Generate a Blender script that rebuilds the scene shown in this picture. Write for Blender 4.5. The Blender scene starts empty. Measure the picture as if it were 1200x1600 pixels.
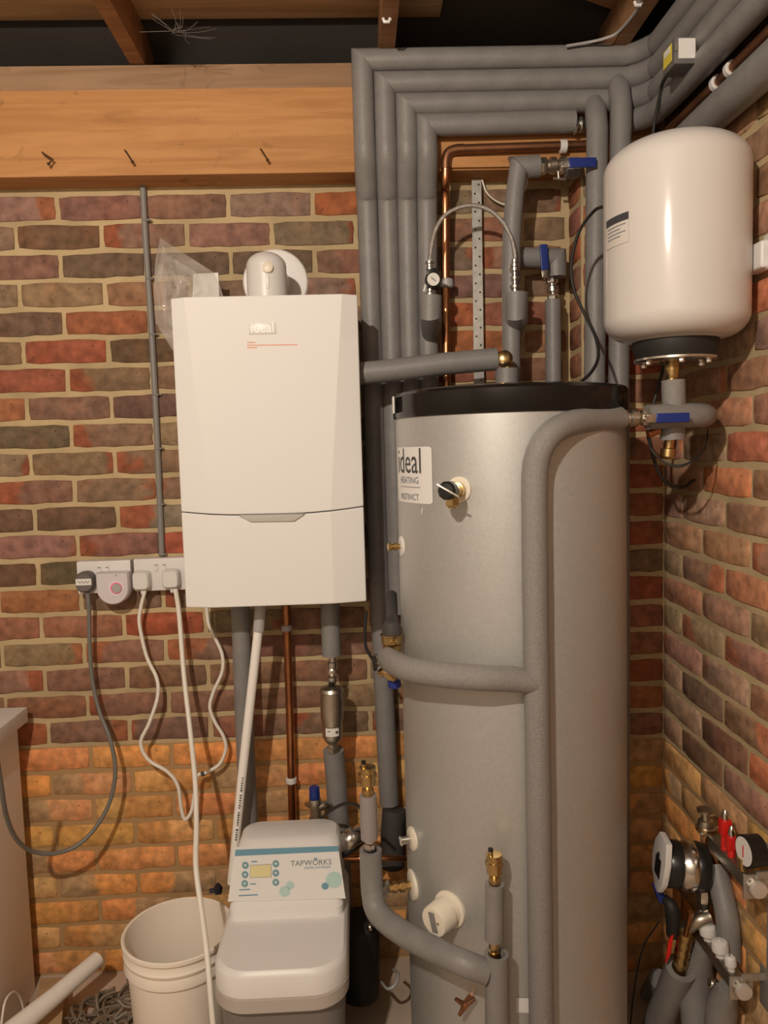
import bpy, bmesh, math, random
from mathutils import Vector, Matrix, Euler
random.seed(7)
sc = bpy.context.scene
# ------------------------------------------------------------------ camera
F_PX = 1202.159
CAM = Vector((0.76957, -2.1274, 1.48194))
ROT = Euler((math.pi/2-0.0831144, 0.0275949, -0.0367835), 'XYZ')
RM = ROT.to_matrix()
cd = bpy.data.cameras.new('camera'); cam = bpy.data.objects.new('camera', cd)
sc.collection.objects.link(cam); cam.location = CAM; cam.rotation_euler = ROT
cd.sensor_fit = 'HORIZONTAL'; cd.sensor_width = 36.0; cd.lens = F_PX*36/1200; cd.clip_start = .02
sc.camera = cam
# ------------------------------------------------------------------ world, lamp, exposure
w = bpy.data.worlds.new('world'); sc.world = w; w.use_nodes = True
w.node_tree.nodes['Background'].inputs[0].default_value = (1.0, .84, .68, 1)
w.node_tree.nodes['Background'].inputs[1].default_value = .03
LAMP = Vector((.20, -2.4, 2.40))
ld = bpy.data.lights.new('ceiling_bulb', 'POINT'); ld.energy = 146; ld.shadow_soft_size = .03
ld.color = (1.0, .87, .72)
lo = bpy.data.objects.new('ceiling_bulb', ld); lo.location = LAMP; sc.collection.objects.link(lo)
lo['label'] = 'warm ceiling bulb behind the viewer'; lo['category'] = 'light'
vs = sc.view_settings; vs.view_transform = 'Standard'; vs.look = 'None'; vs.gamma = 1
vs.exposure = 0.0; vs.use_curve_mapping = False

# ------------------------------------------------------------------ helpers
def ray(x, y): return RM @ Vector(((x-600)/F_PX, -(y-800)/F_PX, -1))
def at(x, y, Y): d = ray(x, y); return CAM + d*((Y-CAM.y)/d.y)
def atX(x, y, X): d = ray(x, y); return CAM + d*((X-CAM.x)/d.x)
def atZ(x, y, Z): d = ray(x, y); return CAM + d*((Z-CAM.z)/d.z)
def onplane(x, y, P, n): d = ray(x, y); return CAM + d*((P-CAM).dot(n)/d.dot(n))
def R(px, P): return px*(RM.transposed() @ (P-CAM)).z*-1/F_PX
def rgb(r, g, b): return tuple((c/255/12.92 if c <= 10 else ((c/255+.055)/1.055)**2.4) for c in (r, g, b))

MATS = {}
def mat(name, col, rough=.5, metal=0, bump=0, bscale=200, var=0, vscale=8, coat=0, trans=0, alpha=1, spec=.5, emit=0, vcol=None):
    m = bpy.data.materials.new(name); m.use_nodes = True; MATS[name] = m
    nt = m.node_tree; b = nt.nodes['Principled BSDF']
    b.inputs['Base Color'].default_value = (*col, 1); b.inputs['Roughness'].default_value = rough
    b.inputs['Metallic'].default_value = metal; b.inputs['Coat Weight'].default_value = coat
    b.inputs['Specular IOR Level'].default_value = spec
    b.inputs['Transmission Weight'].default_value = trans; b.inputs['Alpha'].default_value = alpha
    if emit: b.inputs['Emission Color'].default_value = (*col, 1); b.inputs['Emission Strength'].default_value = emit
    tc = nt.nodes.new('ShaderNodeTexCoord')
    if bump:
        n = nt.nodes.new('ShaderNodeTexNoise'); n.inputs['Scale'].default_value = bscale; n.inputs['Detail'].default_value = 3
        bp = nt.nodes.new('ShaderNodeBump'); bp.inputs['Strength'].default_value = bump; bp.inputs['Distance'].default_value = .002
        nt.links.new(tc.outputs['Object'], n.inputs['Vector']); nt.links.new(n.outputs[0], bp.inputs['Height']); nt.links.new(bp.outputs[0], b.inputs['Normal'])
    if var:
        n = nt.nodes.new('ShaderNodeTexNoise'); n.inputs['Scale'].default_value = vscale; n.inputs['Detail'].default_value = 6
        mx = nt.nodes.new('ShaderNodeMix'); mx.data_type = 'RGBA'
        c2 = vcol or tuple(c*(1-var) for c in col)
        mx.inputs[6].default_value = (*col, 1); mx.inputs[7].default_value = (*c2, 1)
        rp = nt.nodes.new('ShaderNodeMapRange'); rp.inputs[1].default_value = .35; rp.inputs[2].default_value = .7
        nt.links.new(tc.outputs['Object'], n.inputs['Vector']); nt.links.new(n.outputs[0], rp.inputs[0]); nt.links.new(rp.outputs[0], mx.inputs[0])
        nt.links.new(mx.outputs[2], b.inputs['Base Color'])
    return m

FOAM = mat('foam', (.235, .225, .222), .42, bump=.45, bscale=330, var=.14, vscale=25, spec=.45)
FOAMS = mat('foam_rough', (.29, .272, .262), .42, bump=1.0, bscale=520, var=.22, vscale=300, spec=.5)
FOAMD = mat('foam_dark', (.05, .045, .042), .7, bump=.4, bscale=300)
WHITE = mat('white_enamel', (.78, .77, .76), .6, spec=.3)
WHITEP = mat('white_plastic', (.70, .685, .675), .38)
CREAM = mat('cream_plastic', (.80, .74, .62), .4)
VESSEL = mat('vessel_enamel', (.66, .625, .60), .5, coat=.6, spec=.3)
VESSEL.node_tree.nodes['Principled BSDF'].inputs['Coat Roughness'].default_value = .13
GREYP = mat('pale_grey_plastic', (.40, .385, .385), .4, bump=.05, bscale=500)
GREYL = mat('lid_grey_plastic', (.78, .76, .75), .38, bump=.08, bscale=500)
GREYT = mat('tank_grey_plastic', (.19, .175, .165), .45, bump=.1, bscale=300)
GREYB = mat('conduit_grey', (.22, .21, .20), .5)
BOXG = mat('box_grey', (.13, .125, .12), .5)
BLACK = mat('black_plastic', (.012, .012, .012), .3)
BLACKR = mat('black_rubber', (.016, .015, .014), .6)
CAPB = mat('cap_black', (.010, .009, .008), .16, bump=.02, bscale=60, spec=.4)
BLUE = mat('blue_plastic', (.012, .03, .20), .35)
BLUEI = mat('blue_print', (.12, .28, .38), .5)
TEALI = mat('teal_print', (.42, .60, .56), .5)
INK = mat('dark_ink', (.05, .05, .06), .6)
INKG = mat('grey_ink', (.16, .19, .22), .6)
REDI = mat('red_ink', (.75, .33, .22), .6)
RED = mat('red_plastic', (.65, .02, .015), .32)
SHEET = mat('paper_white', (.74, .72, .70), .6)
YELI = mat('yellow_sticker', (.72, .60, .06), .5)
LCD = mat('display_yellow', (.72, .64, .33), .3)
BRASS = mat('brass', (.62, .45, .21), .27, 1, var=.15, vscale=40)
CHROME = mat('chrome', (.74, .72, .68), .22, 1)
STEEL = mat('dull_nickel', (.62, .57, .48), .36, 1, var=.25, vscale=30)
GALV = mat('galvanised', (.55, .54, .52), .42, .8, var=.25, vscale=50)
COPPER = mat('copper', (.60, .27, .13), .30, 1, var=.45, vscale=14)
COPPERD = mat('copper_dull', (.36, .17, .09), .42, .9, var=.45, vscale=14)
BRAID = mat('braid', (.55, .52, .48), .3, .9, bump=.8, bscale=900)
FOIL = mat('foil_tape', (.62, .62, .60), .28, 1, bump=1, bscale=90)
WIREW = mat('white_flex', (.80, .76, .68), .42)
WIREG = mat('grey_flex', (.17, .165, .15), .45)
WIREB = mat('brown_flex', (.20, .155, .11), .5)
BUCKET = mat('bucket_plastic', (.90, .82, .72), .42, trans=0, spec=.4)
PVC = mat('white_pipe', (.88, .86, .82), .35)
CABIN = mat('white_melamine', (.80, .78, .76), .45)
MDF = mat('cabinet_side', (.84, .80, .77), .5)
RUST = mat('rusty_nail', (.10, .05, .025), .6, .6)
FELT = mat('roof_felt', (.040, .033, .028), .9, bump=.4, bscale=120, var=.3, vscale=3)
WEB = mat('cobweb', (.15, .13, .11), .9)
CONC = mat('concrete', (.58, .46, .36), .85, bump=.6, bscale=60, var=.35, vscale=5)
MORTAR = mat('mortar', (.56, .43, .245), .95, bump=1.0, bscale=260, var=.3, vscale=7)
GLASSM = mat('gauge_face', (.80, .78, .76), .15)
RING = mat('magenta_light', (.85, .08, .25), .5, emit=.25)

nt = MORTAR.node_tree; bs = nt.nodes['Principled BSDF']; src = bs.inputs['Base Color'].links[0].from_socket
tc = nt.nodes.new('ShaderNodeTexCoord'); sx = nt.nodes.new('ShaderNodeSeparateXYZ'); nt.links.new(tc.outputs['Object'], sx.inputs[0])
lt = nt.nodes.new('ShaderNodeMath'); lt.operation = 'LESS_THAN'; lt.inputs[1].default_value = .672; nt.links.new(sx.outputs[2], lt.inputs[0])
mx = nt.nodes.new('ShaderNodeMix'); mx.data_type = 'RGBA'; nt.links.new(lt.outputs[0], mx.inputs[0]); nt.links.new(src, mx.inputs[6]); mx.inputs[7].default_value = (.43, .27, .125, 1)
nt.links.new(mx.outputs[2], bs.inputs['Base Color'])
def wood(name, c1, c2, knots=True):
    m = bpy.data.materials.new(name); m.use_nodes = True; nt = m.node_tree; b = nt.nodes['Principled BSDF']; L = nt.links
    tc = nt.nodes.new('ShaderNodeTexCoord'); mp = nt.nodes.new('ShaderNodeMapping'); mp.inputs['Scale'].default_value = (1.2, 14, 14)
    L.new(tc.outputs['Object'], mp.inputs[0])
    n = nt.nodes.new('ShaderNodeTexNoise'); n.inputs['Scale'].default_value = 2.2; n.inputs['Detail'].default_value = 7; n.inputs['Distortion'].default_value = 1.2
    L.new(mp.outputs[0], n.inputs['Vector'])
    n2 = nt.nodes.new('ShaderNodeTexNoise'); n2.inputs['Scale'].default_value = 9; n2.inputs['Detail'].default_value = 4; n2.inputs['Distortion'].default_value = 1.6
    L.new(tc.outputs['Object'], n2.inputs['Vector'])
    r1 = nt.nodes.new('ShaderNodeMapRange'); r1.inputs[1].default_value = .35; r1.inputs[2].default_value = .72; L.new(n.outputs[0], r1.inputs[0])
    r2 = nt.nodes.new('ShaderNodeMapRange'); r2.inputs[1].default_value = .62; r2.inputs[2].default_value = .78; L.new(n2.outputs[0], r2.inputs[0])
    mx = nt.nodes.new('ShaderNodeMix'); mx.data_type = 'RGBA'; mx.inputs[6].default_value = (*c1, 1); mx.inputs[7].default_value = (*c2, 1); L.new(r1.outputs[0], mx.inputs[0])
    m2 = nt.nodes.new('ShaderNodeMix'); m2.data_type = 'RGBA'; m2.inputs[7].default_value = (*[c*.62 for c in c2], 1); L.new(mx.outputs[2], m2.inputs[6]); L.new(r2.outputs[0], m2.inputs[0])
    L.new(m2.outputs[2], b.inputs['Base Color']); b.inputs['Roughness'].default_value = .7; b.inputs['Specular IOR Level'].default_value = .25
    bp = nt.nodes.new('ShaderNodeBump'); bp.inputs['Strength'].default_value = .25; bp.inputs['Distance'].default_value = .003; L.new(n.outputs[0], bp.inputs['Height']); L.new(bp.outputs[0], b.inputs['Normal'])
    return m
BEAM = wood('beam_timber', (.54, .275, .11), (.39, .18, .065))
PLATE = wood('plate_timber', (.36, .225, .135), (.25, .15, .085))
JOIST = wood('joist_timber', (.38, .20, .10), (.24, .12, .055))
BOARD = wood('board_timber', (.50, .34, .19), (.36, .23, .12))

# brick: body colour from the object, a red flash that bites in from one end (custom property "flash")
def brick_material():
    m = bpy.data.materials.new('brick_clay'); m.use_nodes = True; nt = m.node_tree; b = nt.nodes['Principled BSDF']; L = nt.links; N = nt.nodes.new
    tc = N('ShaderNodeTexCoord'); oi = N('ShaderNodeObjectInfo')
    fl = N('ShaderNodeAttribute'); fl.attribute_type = 'OBJECT'; fl.attribute_name = 'flash'
    rc = N('ShaderNodeAttribute'); rc.attribute_type = 'OBJECT'; rc.attribute_name = 'flash_color'
    mul = N('ShaderNodeMath'); mul.operation = 'MULTIPLY'; mul.inputs[1].default_value = 57; L.new(oi.outputs['Random'], mul.inputs[0])
    n = N('ShaderNodeTexNoise'); n.noise_dimensions = '4D'; n.inputs['Scale'].default_value = 16; n.inputs['Detail'].default_value = 3; L.new(tc.outputs['Object'], n.inputs['Vector']); L.new(mul.outputs[0], n.inputs['W'])
    sx = N('ShaderNodeSeparateXYZ'); L.new(tc.outputs['Object'], sx.inputs[0])
    def M(op, a, b_=None, c=None):
        k = N('ShaderNodeMath'); k.operation = op
        for i, v in enumerate((a, b_, c)):
            if v is None: continue
            if isinstance(v, (int, float)): k.inputs[i].default_value = v
            else: L.new(v, k.inputs[i])
        return k.outputs[0]
    xn = M('MULTIPLY', sx.outputs[0], 9.3)
    sg = M('SIGN', fl.outputs['Fac']); ab = M('ABSOLUTE', fl.outputs['Fac'])
    v = M('ADD', M('MULTIPLY', xn, sg), M('MULTIPLY', M('SUBTRACT', n.outputs[0], .5), 1.5))
    th = M('SUBTRACT', 1.0, M('MULTIPLY', ab, 2.0))
    mr = N('ShaderNodeMapRange'); L.new(M('SUBTRACT', v, th), mr.inputs[0]); mr.inputs[1].default_value = -.09; mr.inputs[2].default_value = .09
    mask = M('MULTIPLY', mr.outputs[0], M('GREATER_THAN', ab, .01))
    n2 = N('ShaderNodeTexNoise'); n2.noise_dimensions = '4D'; n2.inputs['Scale'].default_value = 38; n2.inputs['Detail'].default_value = 6; L.new(tc.outputs['Object'], n2.inputs['Vector']); L.new(mul.outputs[0], n2.inputs['W'])
    dk = N('ShaderNodeMapRange'); dk.inputs[1].default_value = .3; dk.inputs[2].default_value = .7; dk.inputs[3].default_value = .66; dk.inputs[4].default_value = 1.3; L.new(n2.outputs[0], dk.inputs[0])
    n3 = N('ShaderNodeTexNoise'); n3.inputs['Scale'].default_value = 75; n3.inputs['Detail'].default_value = 2; L.new(tc.outputs['Object'], n3.inputs['Vector'])
    sp = N('ShaderNodeMapRange'); sp.inputs[1].default_value = .24; sp.inputs[2].default_value = .31; sp.inputs[3].default_value = .35; sp.inputs[4].default_value = 1; L.new(n3.outputs[0], sp.inputs[0])
    mx = N('ShaderNodeMix'); mx.data_type = 'RGBA'; L.new(mask, mx.inputs[0]); L.new(oi.outputs['Color'], mx.inputs[6]); L.new(rc.outputs['Color'], mx.inputs[7])
    n4 = N('ShaderNodeTexNoise'); n4.noise_dimensions = '4D'; n4.inputs['Scale'].default_value = 11; n4.inputs['Detail'].default_value = 5; n4.inputs['Distortion'].default_value = .8; L.new(tc.outputs['Object'], n4.inputs['Vector']); L.new(M('ADD', mul.outputs[0], 9.3), n4.inputs['W'])
    m4 = N('ShaderNodeMapRange'); m4.inputs[1].default_value = .5; m4.inputs[2].default_value = .68; m4.inputs[4].default_value = .6; L.new(n4.outputs[0], m4.inputs[0])
    al = N('ShaderNodeVectorMath'); al.operation = 'MULTIPLY'; al.inputs[1].default_value = (1.25, 1.02, .92); L.new(mx.outputs[2], al.inputs[0])
    mz = N('ShaderNodeMix'); mz.data_type = 'RGBA'; L.new(m4.outputs[0], mz.inputs[0]); L.new(mx.outputs[2], mz.inputs[6]); L.new(al.outputs[0], mz.inputs[7])
    sc_ = N('ShaderNodeVectorMath'); sc_.operation = 'SCALE'; L.new(mz.outputs[2], sc_.inputs[0]); L.new(M('MULTIPLY', dk.outputs[0], sp.outputs[0]), sc_.inputs['Scale'])
    L.new(sc_.outputs[0], b.inputs['Base Color']); b.inputs['Roughness'].default_value = .88; b.inputs['Specular IOR Level'].default_value = .25
    bp = N('ShaderNodeBump'); bp.inputs['Strength'].default_value = .7; bp.inputs['Distance'].default_value = .003; L.new(n2.outputs[0], bp.inputs['Height']); L.new(bp.outputs[0], b.inputs['Normal'])
    return m
BRICK = brick_material()

ORIG = {}                       # world origin of every object made
def frame(d):
    d = d.normalized(); a = Vector((0, 0, 1)) if abs(d.z) < .9 else Vector((1, 0, 0))
    u = d.cross(a).normalized(); return d, u, d.cross(u).normalized()

class MB:
    def __init__(s): s.bm = bmesh.new(); s.mats = []
    def _ring(s, pts): return [s.bm.verts.new(p) for p in pts]
    def _bridge(s, a, b, mi=0):
        n = len(a)
        for i in range(n):
            try: s.bm.faces.new((a[i], a[(i+1) % n], b[(i+1) % n], b[i])).material_index = mi
            except ValueError: pass
    def loft(s, loops, caps=(True, True), mi=0):
        rs = [s._ring(l) for l in loops]
        for a, b in zip(rs, rs[1:]): s._bridge(a, b, mi)
        if caps[0]: s.bm.faces.new(rs[0][::-1]).material_index = mi
        if caps[1]: s.bm.faces.new(rs[-1]).material_index = mi
        return s
    def tube(s, pts, r, seg=16, smooth=True, sub=6, caps=True, n0=None, n1=None, mi=0, hollow=0, wob=0):
        pts = [Vector(p) for p in pts]; rr = r if isinstance(r, (list, tuple)) else [r]*len(pts)
        if smooth and len(pts) > 2:
            P, Q = [], []
            e = [pts[0]*2-pts[1]]+pts+[pts[-1]*2-pts[-2]]
            for i in range(len(pts)-1):
                a, b, c, d = e[i:i+4]
                for k in range(sub):
                    t = k/sub; P.append(.5*((2*b)+(c-a)*t+(2*a-5*b+4*c-d)*t*t+(3*b-a-3*c+d)*t**3)); Q.append(rr[i]*(1-t)+rr[i+1]*t)
            P.append(pts[-1]); Q.append(rr[-1]); pts, rr = P, Q
        d, u, v = frame(pts[1]-pts[0]); loops = []
        for i, p in enumerate(pts):
            if i < len(pts)-1: dn = (pts[i+1]-p).normalized()
            else: dn = d
            nrm = (d+dn) if 0 < i < len(pts)-1 else d
            if i == 0 and n0 is not None: nrm = Vector(n0)
            if i == len(pts)-1 and n1 is not None: nrm = Vector(n1)
            nrm = nrm.normalized(); L = []
            q = rr[i]*(1+random.uniform(-wob, wob))
            for k in range(seg):
                a = 2*math.pi*k/seg; o = (u*math.cos(a)+v*math.sin(a))*q
                dd = d.dot(nrm); o = o-d*(o.dot(nrm)/dd) if abs(dd) > .2 else o
                L.append(p+o)
            loops.append(L)
            if i < len(pts)-1 and i > 0:
                q_ = d.rotation_difference(dn); u = q_ @ u; v = q_ @ v; d = dn
        if hollow:
            inner = [[p+(x-p)*hollow for x in L] for p, L in zip(pts, loops)]
            depth = min(2, len(inner)-1)
            s.loft(loops, (False, False), mi)
            for idx, sgn in ((-1, -1), (0, 1)):
                a = s._ring(loops[idx]); c = s._ring(inner[idx]); s._bridge(a, c, mi)
                b_ = s._ring([x-(pts[idx]-pts[idx+sgn]).normalized()*rr[idx]*.8 for x in inner[idx]]); s._bridge(c, b_, mi); s.bm.faces.new(b_)
            return s
        return s.loft(loops, (caps, caps), mi)
    def lathe(s, prof, o, axis=(0, 0, 1), seg=28, mi=0, rot=0):
        o = Vector(o); d, u, v = frame(Vector(axis)); loops = []
        for h, r in prof:
            r = max(r, 1e-4); loops.append([o+d*h+(u*math.cos(2*math.pi*k/seg+rot)+v*math.sin(2*math.pi*k/seg+rot))*r for k in range(seg)])
        return s.loft(loops, (True, True), mi)
    def box(s, lo, hi, mi=0):
        x0, y0, z0 = lo; x1, y1, z1 = hi
        return s.loft([[Vector(p) for p in ((x0, y0, z), (x1, y0, z), (x1, y1, z), (x0, y1, z))] for z in (z0, z1)], mi=mi)
    def obox(s, c, ax, ay, az, mi=0):      # oriented box from half-axis vectors
        c, ax, ay, az = map(Vector, (c, ax, ay, az))
        return s.loft([[c+t*az+p*ax+q*ay for p, q in ((-1, -1), (1, -1), (1, 1), (-1, 1))] for t in (-1, 1)], mi=mi)
    def prism(s, poly, off, mi=0):
        poly = [Vector(p) for p in poly]; off = Vector(off); return s.loft([poly, [p+off for p in poly]], mi=mi)
    def ball(s, c, r, seg=20, sz=1.0, mi=0):
        n = 10; return s.lathe([(-r*sz*math.cos(math.pi*k/n), r*math.sin(math.pi*k/n)) for k in range(n+1)], c, seg=seg, mi=mi)
    def done(s, name, m, parent=None, bevel=0, bseg=2, flat=False, label=None, cat=None, group=None, kind=None, sharp=38):
        bm = s.bm; bmesh.ops.recalc_face_normals(bm, faces=bm.faces)
        if bevel:
            ed = [e for e in bm.edges if len(e.link_faces) == 2 and e.calc_face_angle(0) > .6]
            bmesh.ops.bevel(bm, geom=ed, offset=bevel, segments=bseg, affect='EDGES', profile=.6, clamp_overlap=True)
        xs = [v.co for v in bm.verts]
        lo = Vector([min(c[i] for c in xs) for i in range(3)]); hi = Vector([max(c[i] for c in xs) for i in range(3)])
        o = Vector(((lo.x+hi.x)/2, (lo.y+hi.y)/2, lo.z))
        for v in bm.verts: v.co -= o
        me = bpy.data.meshes.new(name); bm.to_mesh(me); bm.free()
        for q in (m if isinstance(m, (list, tuple)) else [m]): me.materials.append(q)
        if not flat:
            me.polygons.foreach_set('use_smooth', [True]*len(me.polygons)); me.set_sharp_from_angle(angle=math.radians(sharp))
        ob = bpy.data.objects.new(name, me); sc.collection.objects.link(ob)
        ORIG[ob.name] = o; put(ob, o, parent); tag(ob, label, cat, group, kind)
        return ob
def put(ob, o, parent):
    if parent is not None: ob.parent = parent; ob.location = o-ORIG[parent.name]
    else: ob.location = o
def tag(o, label=None, cat=None, group=None, kind=None):
    if label: o['label'] = label
    if cat: o['category'] = cat
    if group: o['group'] = group
    if kind: o['kind'] = kind
    return o
def thing(name, label, cat, loc, group=None):
    o = bpy.data.objects.new(name, None); sc.collection.objects.link(o); o.empty_display_size = .05
    o.location = loc; ORIG[o.name] = Vector(loc); return tag(o, label, cat, group)

def text_tris(s):
    c = bpy.data.curves.new('t', 'FONT'); c.body = s; c.resolution_u = 2
    t = bpy.data.objects.new('t', c); sc.collection.objects.link(t)
    bpy.context.view_layer.update()
    me = bpy.data.meshes.new_from_object(t.evaluated_get(bpy.context.evaluated_depsgraph_get()))
    V_ = [v.co.copy() for v in me.vertices]; Fc = [tuple(p.vertices) for p in me.polygons]
    bpy.data.objects.remove(t); bpy.data.curves.remove(c); bpy.data.meshes.remove(me)
    x0 = min(v.x for v in V_); x1 = max(v.x for v in V_)
    return [((v.x-x0)/(x1-x0), v.y/(x1-x0)) for v in V_], Fc
def text(s, fmap, aspect, name, m, parent, stretch=1.0):
    """fmap(u, v): u 0..1 along the line, v up in the same unit."""
    V_, Fc = text_tris(s); b = MB(); vv = [b.bm.verts.new(fmap(u, v*stretch)) for u, v in V_]
    for f in Fc:
        try: b.bm.faces.new([vv[i] for i in f])
        except ValueError: pass
    return b.done(name, m, parent, flat=True)
def plane_text(s, pl, pr, P, n, name, m, parent, off=.0012, stretch=1.0):
    A = onplane(*pl, P, n); B = onplane(*pr, P, n); e = B-A; up = n.cross(e) if n.cross(e).z > 0 else -n.cross(e)
    up = up.normalized()*e.length; nn = n.normalized()*off
    if nn.dot(CAM-P) < 0: nn = -nn
    return text(s, lambda u, v: A+e*u+up*v+nn, 1, name, m, parent, stretch)
def decal(poly, P, n, name, m, parent, off=.0008, th=.0006):
    nn = n.normalized()
    if nn.dot(CAM-P) < 0: nn = -nn
    b = MB(); b.prism([onplane(x, y, P, n)+nn*off for x, y in poly], nn*-th); return b.done(name, m, parent, flat=True)
def circ_px(cx, cy, rx, ry=None, n=20): ry = ry or rx; return [(cx+rx*math.cos(2*math.pi*k/n), cy+ry*math.sin(2*math.pi*k/n)) for k in range(n)]

XR = 1.589; PX = 1.368; PY = -.11
WTOP = 2.188
# ------------------------------------------------------------------ floor and walls
b = MB(); b.box((-1.6, -3.2, -.12), (XR+.1, .1, 0)); b.done('floor', CONC, kind='structure', flat=True)
b = MB(); b.box((-1.5, 0, 0), (XR, .1, WTOP)); wb = b.done('wall_back', MORTAR, kind='structure', flat=True)
b = MB(); b.box((XR, -3.1, 0), (XR+.1, .1, 2.44)); wr = b.done('wall_right', MORTAR, kind='structure', flat=True)
b = MB(); b.box((PX, PY, 0), (XR-.0005, -.0005, WTOP)); wp = b.done('wall_pier', MORTAR, kind='structure', flat=True)

BOUNCE = mat('bounce_plaster', (.46, .42, .37), .9)  # unseen left and rear walls, added to bounce lamp light into the view
b = MB(); b.box((-1.6, -3.1, 0), (-1.5, .1, 2.44)); b.done('wall_left_bounce', BOUNCE, kind='structure', flat=True)
b = MB(); b.box((-1.6, -3.3, 0), (XR+.1, -3.1, 2.44)); b.done('wall_rear_bounce', BOUNCE, kind='structure', flat=True)
GREY = [(.20, .122, .08), (.225, .142, .098), (.24, .158, .108), (.205, .118, .08)]
ROSE_LIT = [(.34, .20, .135), (.36, .22, .15), (.32, .19, .12), (.38, .21, .13)]  # right-wall bricks: pinker clay, also lightened to stand in for missing lamp light
EMBER_LIT = [(.50, .20, .11), (.46, .18, .095)]  # right-wall reds and flashes, lamp light lifted into the colour as well
DARK = [(.125, .08, .048), (.14, .09, .058), (.15, .098, .062)]
REDS = [(.31, .105, .055), (.28, .092, .048), (.33, .125, .062)]
DULL = [(.25, .115, .075), (.22, .10, .07), (.27, .13, .08)]
OCH = [(.62, .31, .11), (.59, .29, .10), (.62, .34, .135), (.56, .32, .14), (.62, .28, .10)]
def brick_variant(L, H=.0618, P=.0035, D=.03):
    b = MB(); j = lambda a: random.uniform(-a, a)
    n = 6 if L > .2 else 3; top = []; bot = []
    loop = []
    xs = [-L/2+L*i/n for i in range(n+1)]
    lo = [(x, -H/2+j(.0022)+(.0035 if i in (0, n) else 0)) for i, x in enumerate(xs)]; hi = [(x, H/2+j(.0022)-(.0035 if i in (0, n) else 0)) for i, x in enumerate(reversed(xs))]
    mid = lambda q: [(q+j(.002), z_) for z_ in ((-.010, .010) if q > 0 else (.010, -.010))]
    loop = [(x+j(.0012), z) for x, z in lo]+mid(L/2+.001)+[(x+j(.0012), z) for x, z in hi]+mid(-L/2-.001)
    ch = .0028
    def ins(x, z, k): return (x-math.copysign(k, x) if abs(x) > L/2-.02 else x, z-math.copysign(k, z))
    l0 = [Vector((x, D, z)) for x, z in loop]; l1 = [Vector((x, -P+ch, z)) for x, z in loop]
    l2 = [Vector((ins(x, z, ch)[0], -P, ins(x, z, ch)[1])) for x, z in loop]
    b.loft([l0, l1, l2], (False, True)); bm = b.bm; bmesh.ops.recalc_face_normals(bm, faces=bm.faces)
    me = bpy.data.meshes.new('brick'); bm.to_mesh(me); me.materials.append(BRICK)
    me.polygons.foreach_set('use_smooth', [True]*len(me.polygons)); me.set_sharp_from_angle(angle=math.radians(60)); bm.free()
    return me
LONG = [brick_variant(.2115) for _ in range(8)]; HALF = [brick_variant(.099) for _ in range(4)]
def brick(parent, wx, wy, wz, L, rot, col, flash, fcol):
    pool = LONG if L > .2 else HALF; me = random.choice(pool)
    o = bpy.data.objects.new('brick', me); sc.collection.objects.link(o); o.parent = parent
    o.location = Vector((wx, wy, wz))-ORIG[parent.name]; o.rotation_euler = (0, random.uniform(-.006, .006), rot)
    full = .215 if L > .2 else .1025
    if abs(L-full) > .002: o.scale = (L/full, 1, 1)
    o.color = (*[c*random.uniform(1.0, 1.25) for c in col], 1); o['flash'] = float(flash); o['flash_color'] = [float(c) for c in fcol]
    return o
Zr = lambda r: 2.175-.075*(r-.5)
# codes per row for columns starting at n=-1 (odd rows) / -1.5 (even rows): G grey, D dark, R red, M dull red, l/r grey with a red left/right end
ROWS = {1: 'rGMGRGG', 2: 'MDlGGGM', 3: 'GDDDMGG', 4: 'GGMGGRG', 5: 'DRGGGRM', 6: 'GRDGGMR', 7: 'RlGGDMG', 8: 'RGDGGGM',
        9: 'DlGGGMR', 10: 'GGlGGDM', 11: 'LrGGGGR', 12: 'DDLGGMR', 13: 'GlRGGGM', 14: 'DDGGGGM', 15: 'RGlGGGG',
        16: 'MMRGGGM', 17: 'GlLMGGG', 18: 'rGMGGGR', 19: 'MlMGGGG', 20: 'RrGMGGG'}
def colour(code, r):
    rc = random.choice(REDS); g = random.choice
    if code == 'Y': return g(OCH), random.choice((0, 0, .4, -.4, .6)), g([(.46, .29, .15), (.58, .29, .10), (.46, .30, .16)])
    if code == 'G': return g(GREY), random.choice((0, 0, .08, -.08)), rc
    if code == 'D': return g(DARK), 0, rc
    if code == 'R': return g(REDS), 0, rc
    if code == 'M': return g(DULL), random.choice((0, .3, -.3)), g(GREY)
    if code == 'l': return g(GREY), -.2, rc
    if code == 'r': return g(GREY), .18, rc
    if code == 'L': return g(GREY), -.42, rc
    return g(GREY), 0, rc
stuff = []
for r in range(1, 30):
    off = 0 if r % 2 else .5
    k0 = -1-off; codes = ROWS.get(r, '')
    dx = .012*math.sin(r*.5) if 5 < r < 16 else 0
    k = k0-3
    while k*.225 < PX-.02:
        x0 = k*.225+.005; x1 = x0+.215
        if x1 > PX-.01: x1 = PX-.012
        i = int(round(k-k0)); code = 'Y' if r > 20 else (codes[i] if 0 <= i < len(codes) else random.choice('GGGDMMRlr'))
        col, fl, fc = colour(code, r)
        if x1-x0 > .03:
            if k < k0-.1: stuff.append((x0, x1, Zr(r), col))
            else: brick(wb, (x0+x1)/2, 0, Zr(r), x1-x0, 0, col, fl, fc)
        k += 1
def joined(name, items, parent, axis):
    bb = MB()
    for a0, a1, z, col in items:
        if axis == 'x': bb.box((a0, -.003, z-.0325), (a1, .02, z+.0325))
        else: bb.box((XR-.003, a0, z-.0325), (XR+.02, a1, z+.0325))
    o = bb.done(name, BRICK, parent, flat=True, kind='stuff'); o.color = (.22, .13, .085, 1); o['flash'] = 0.0; o['flash_color'] = [.3, .1, .05]
joined('brick_courses', stuff, wb, 'x')
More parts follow.
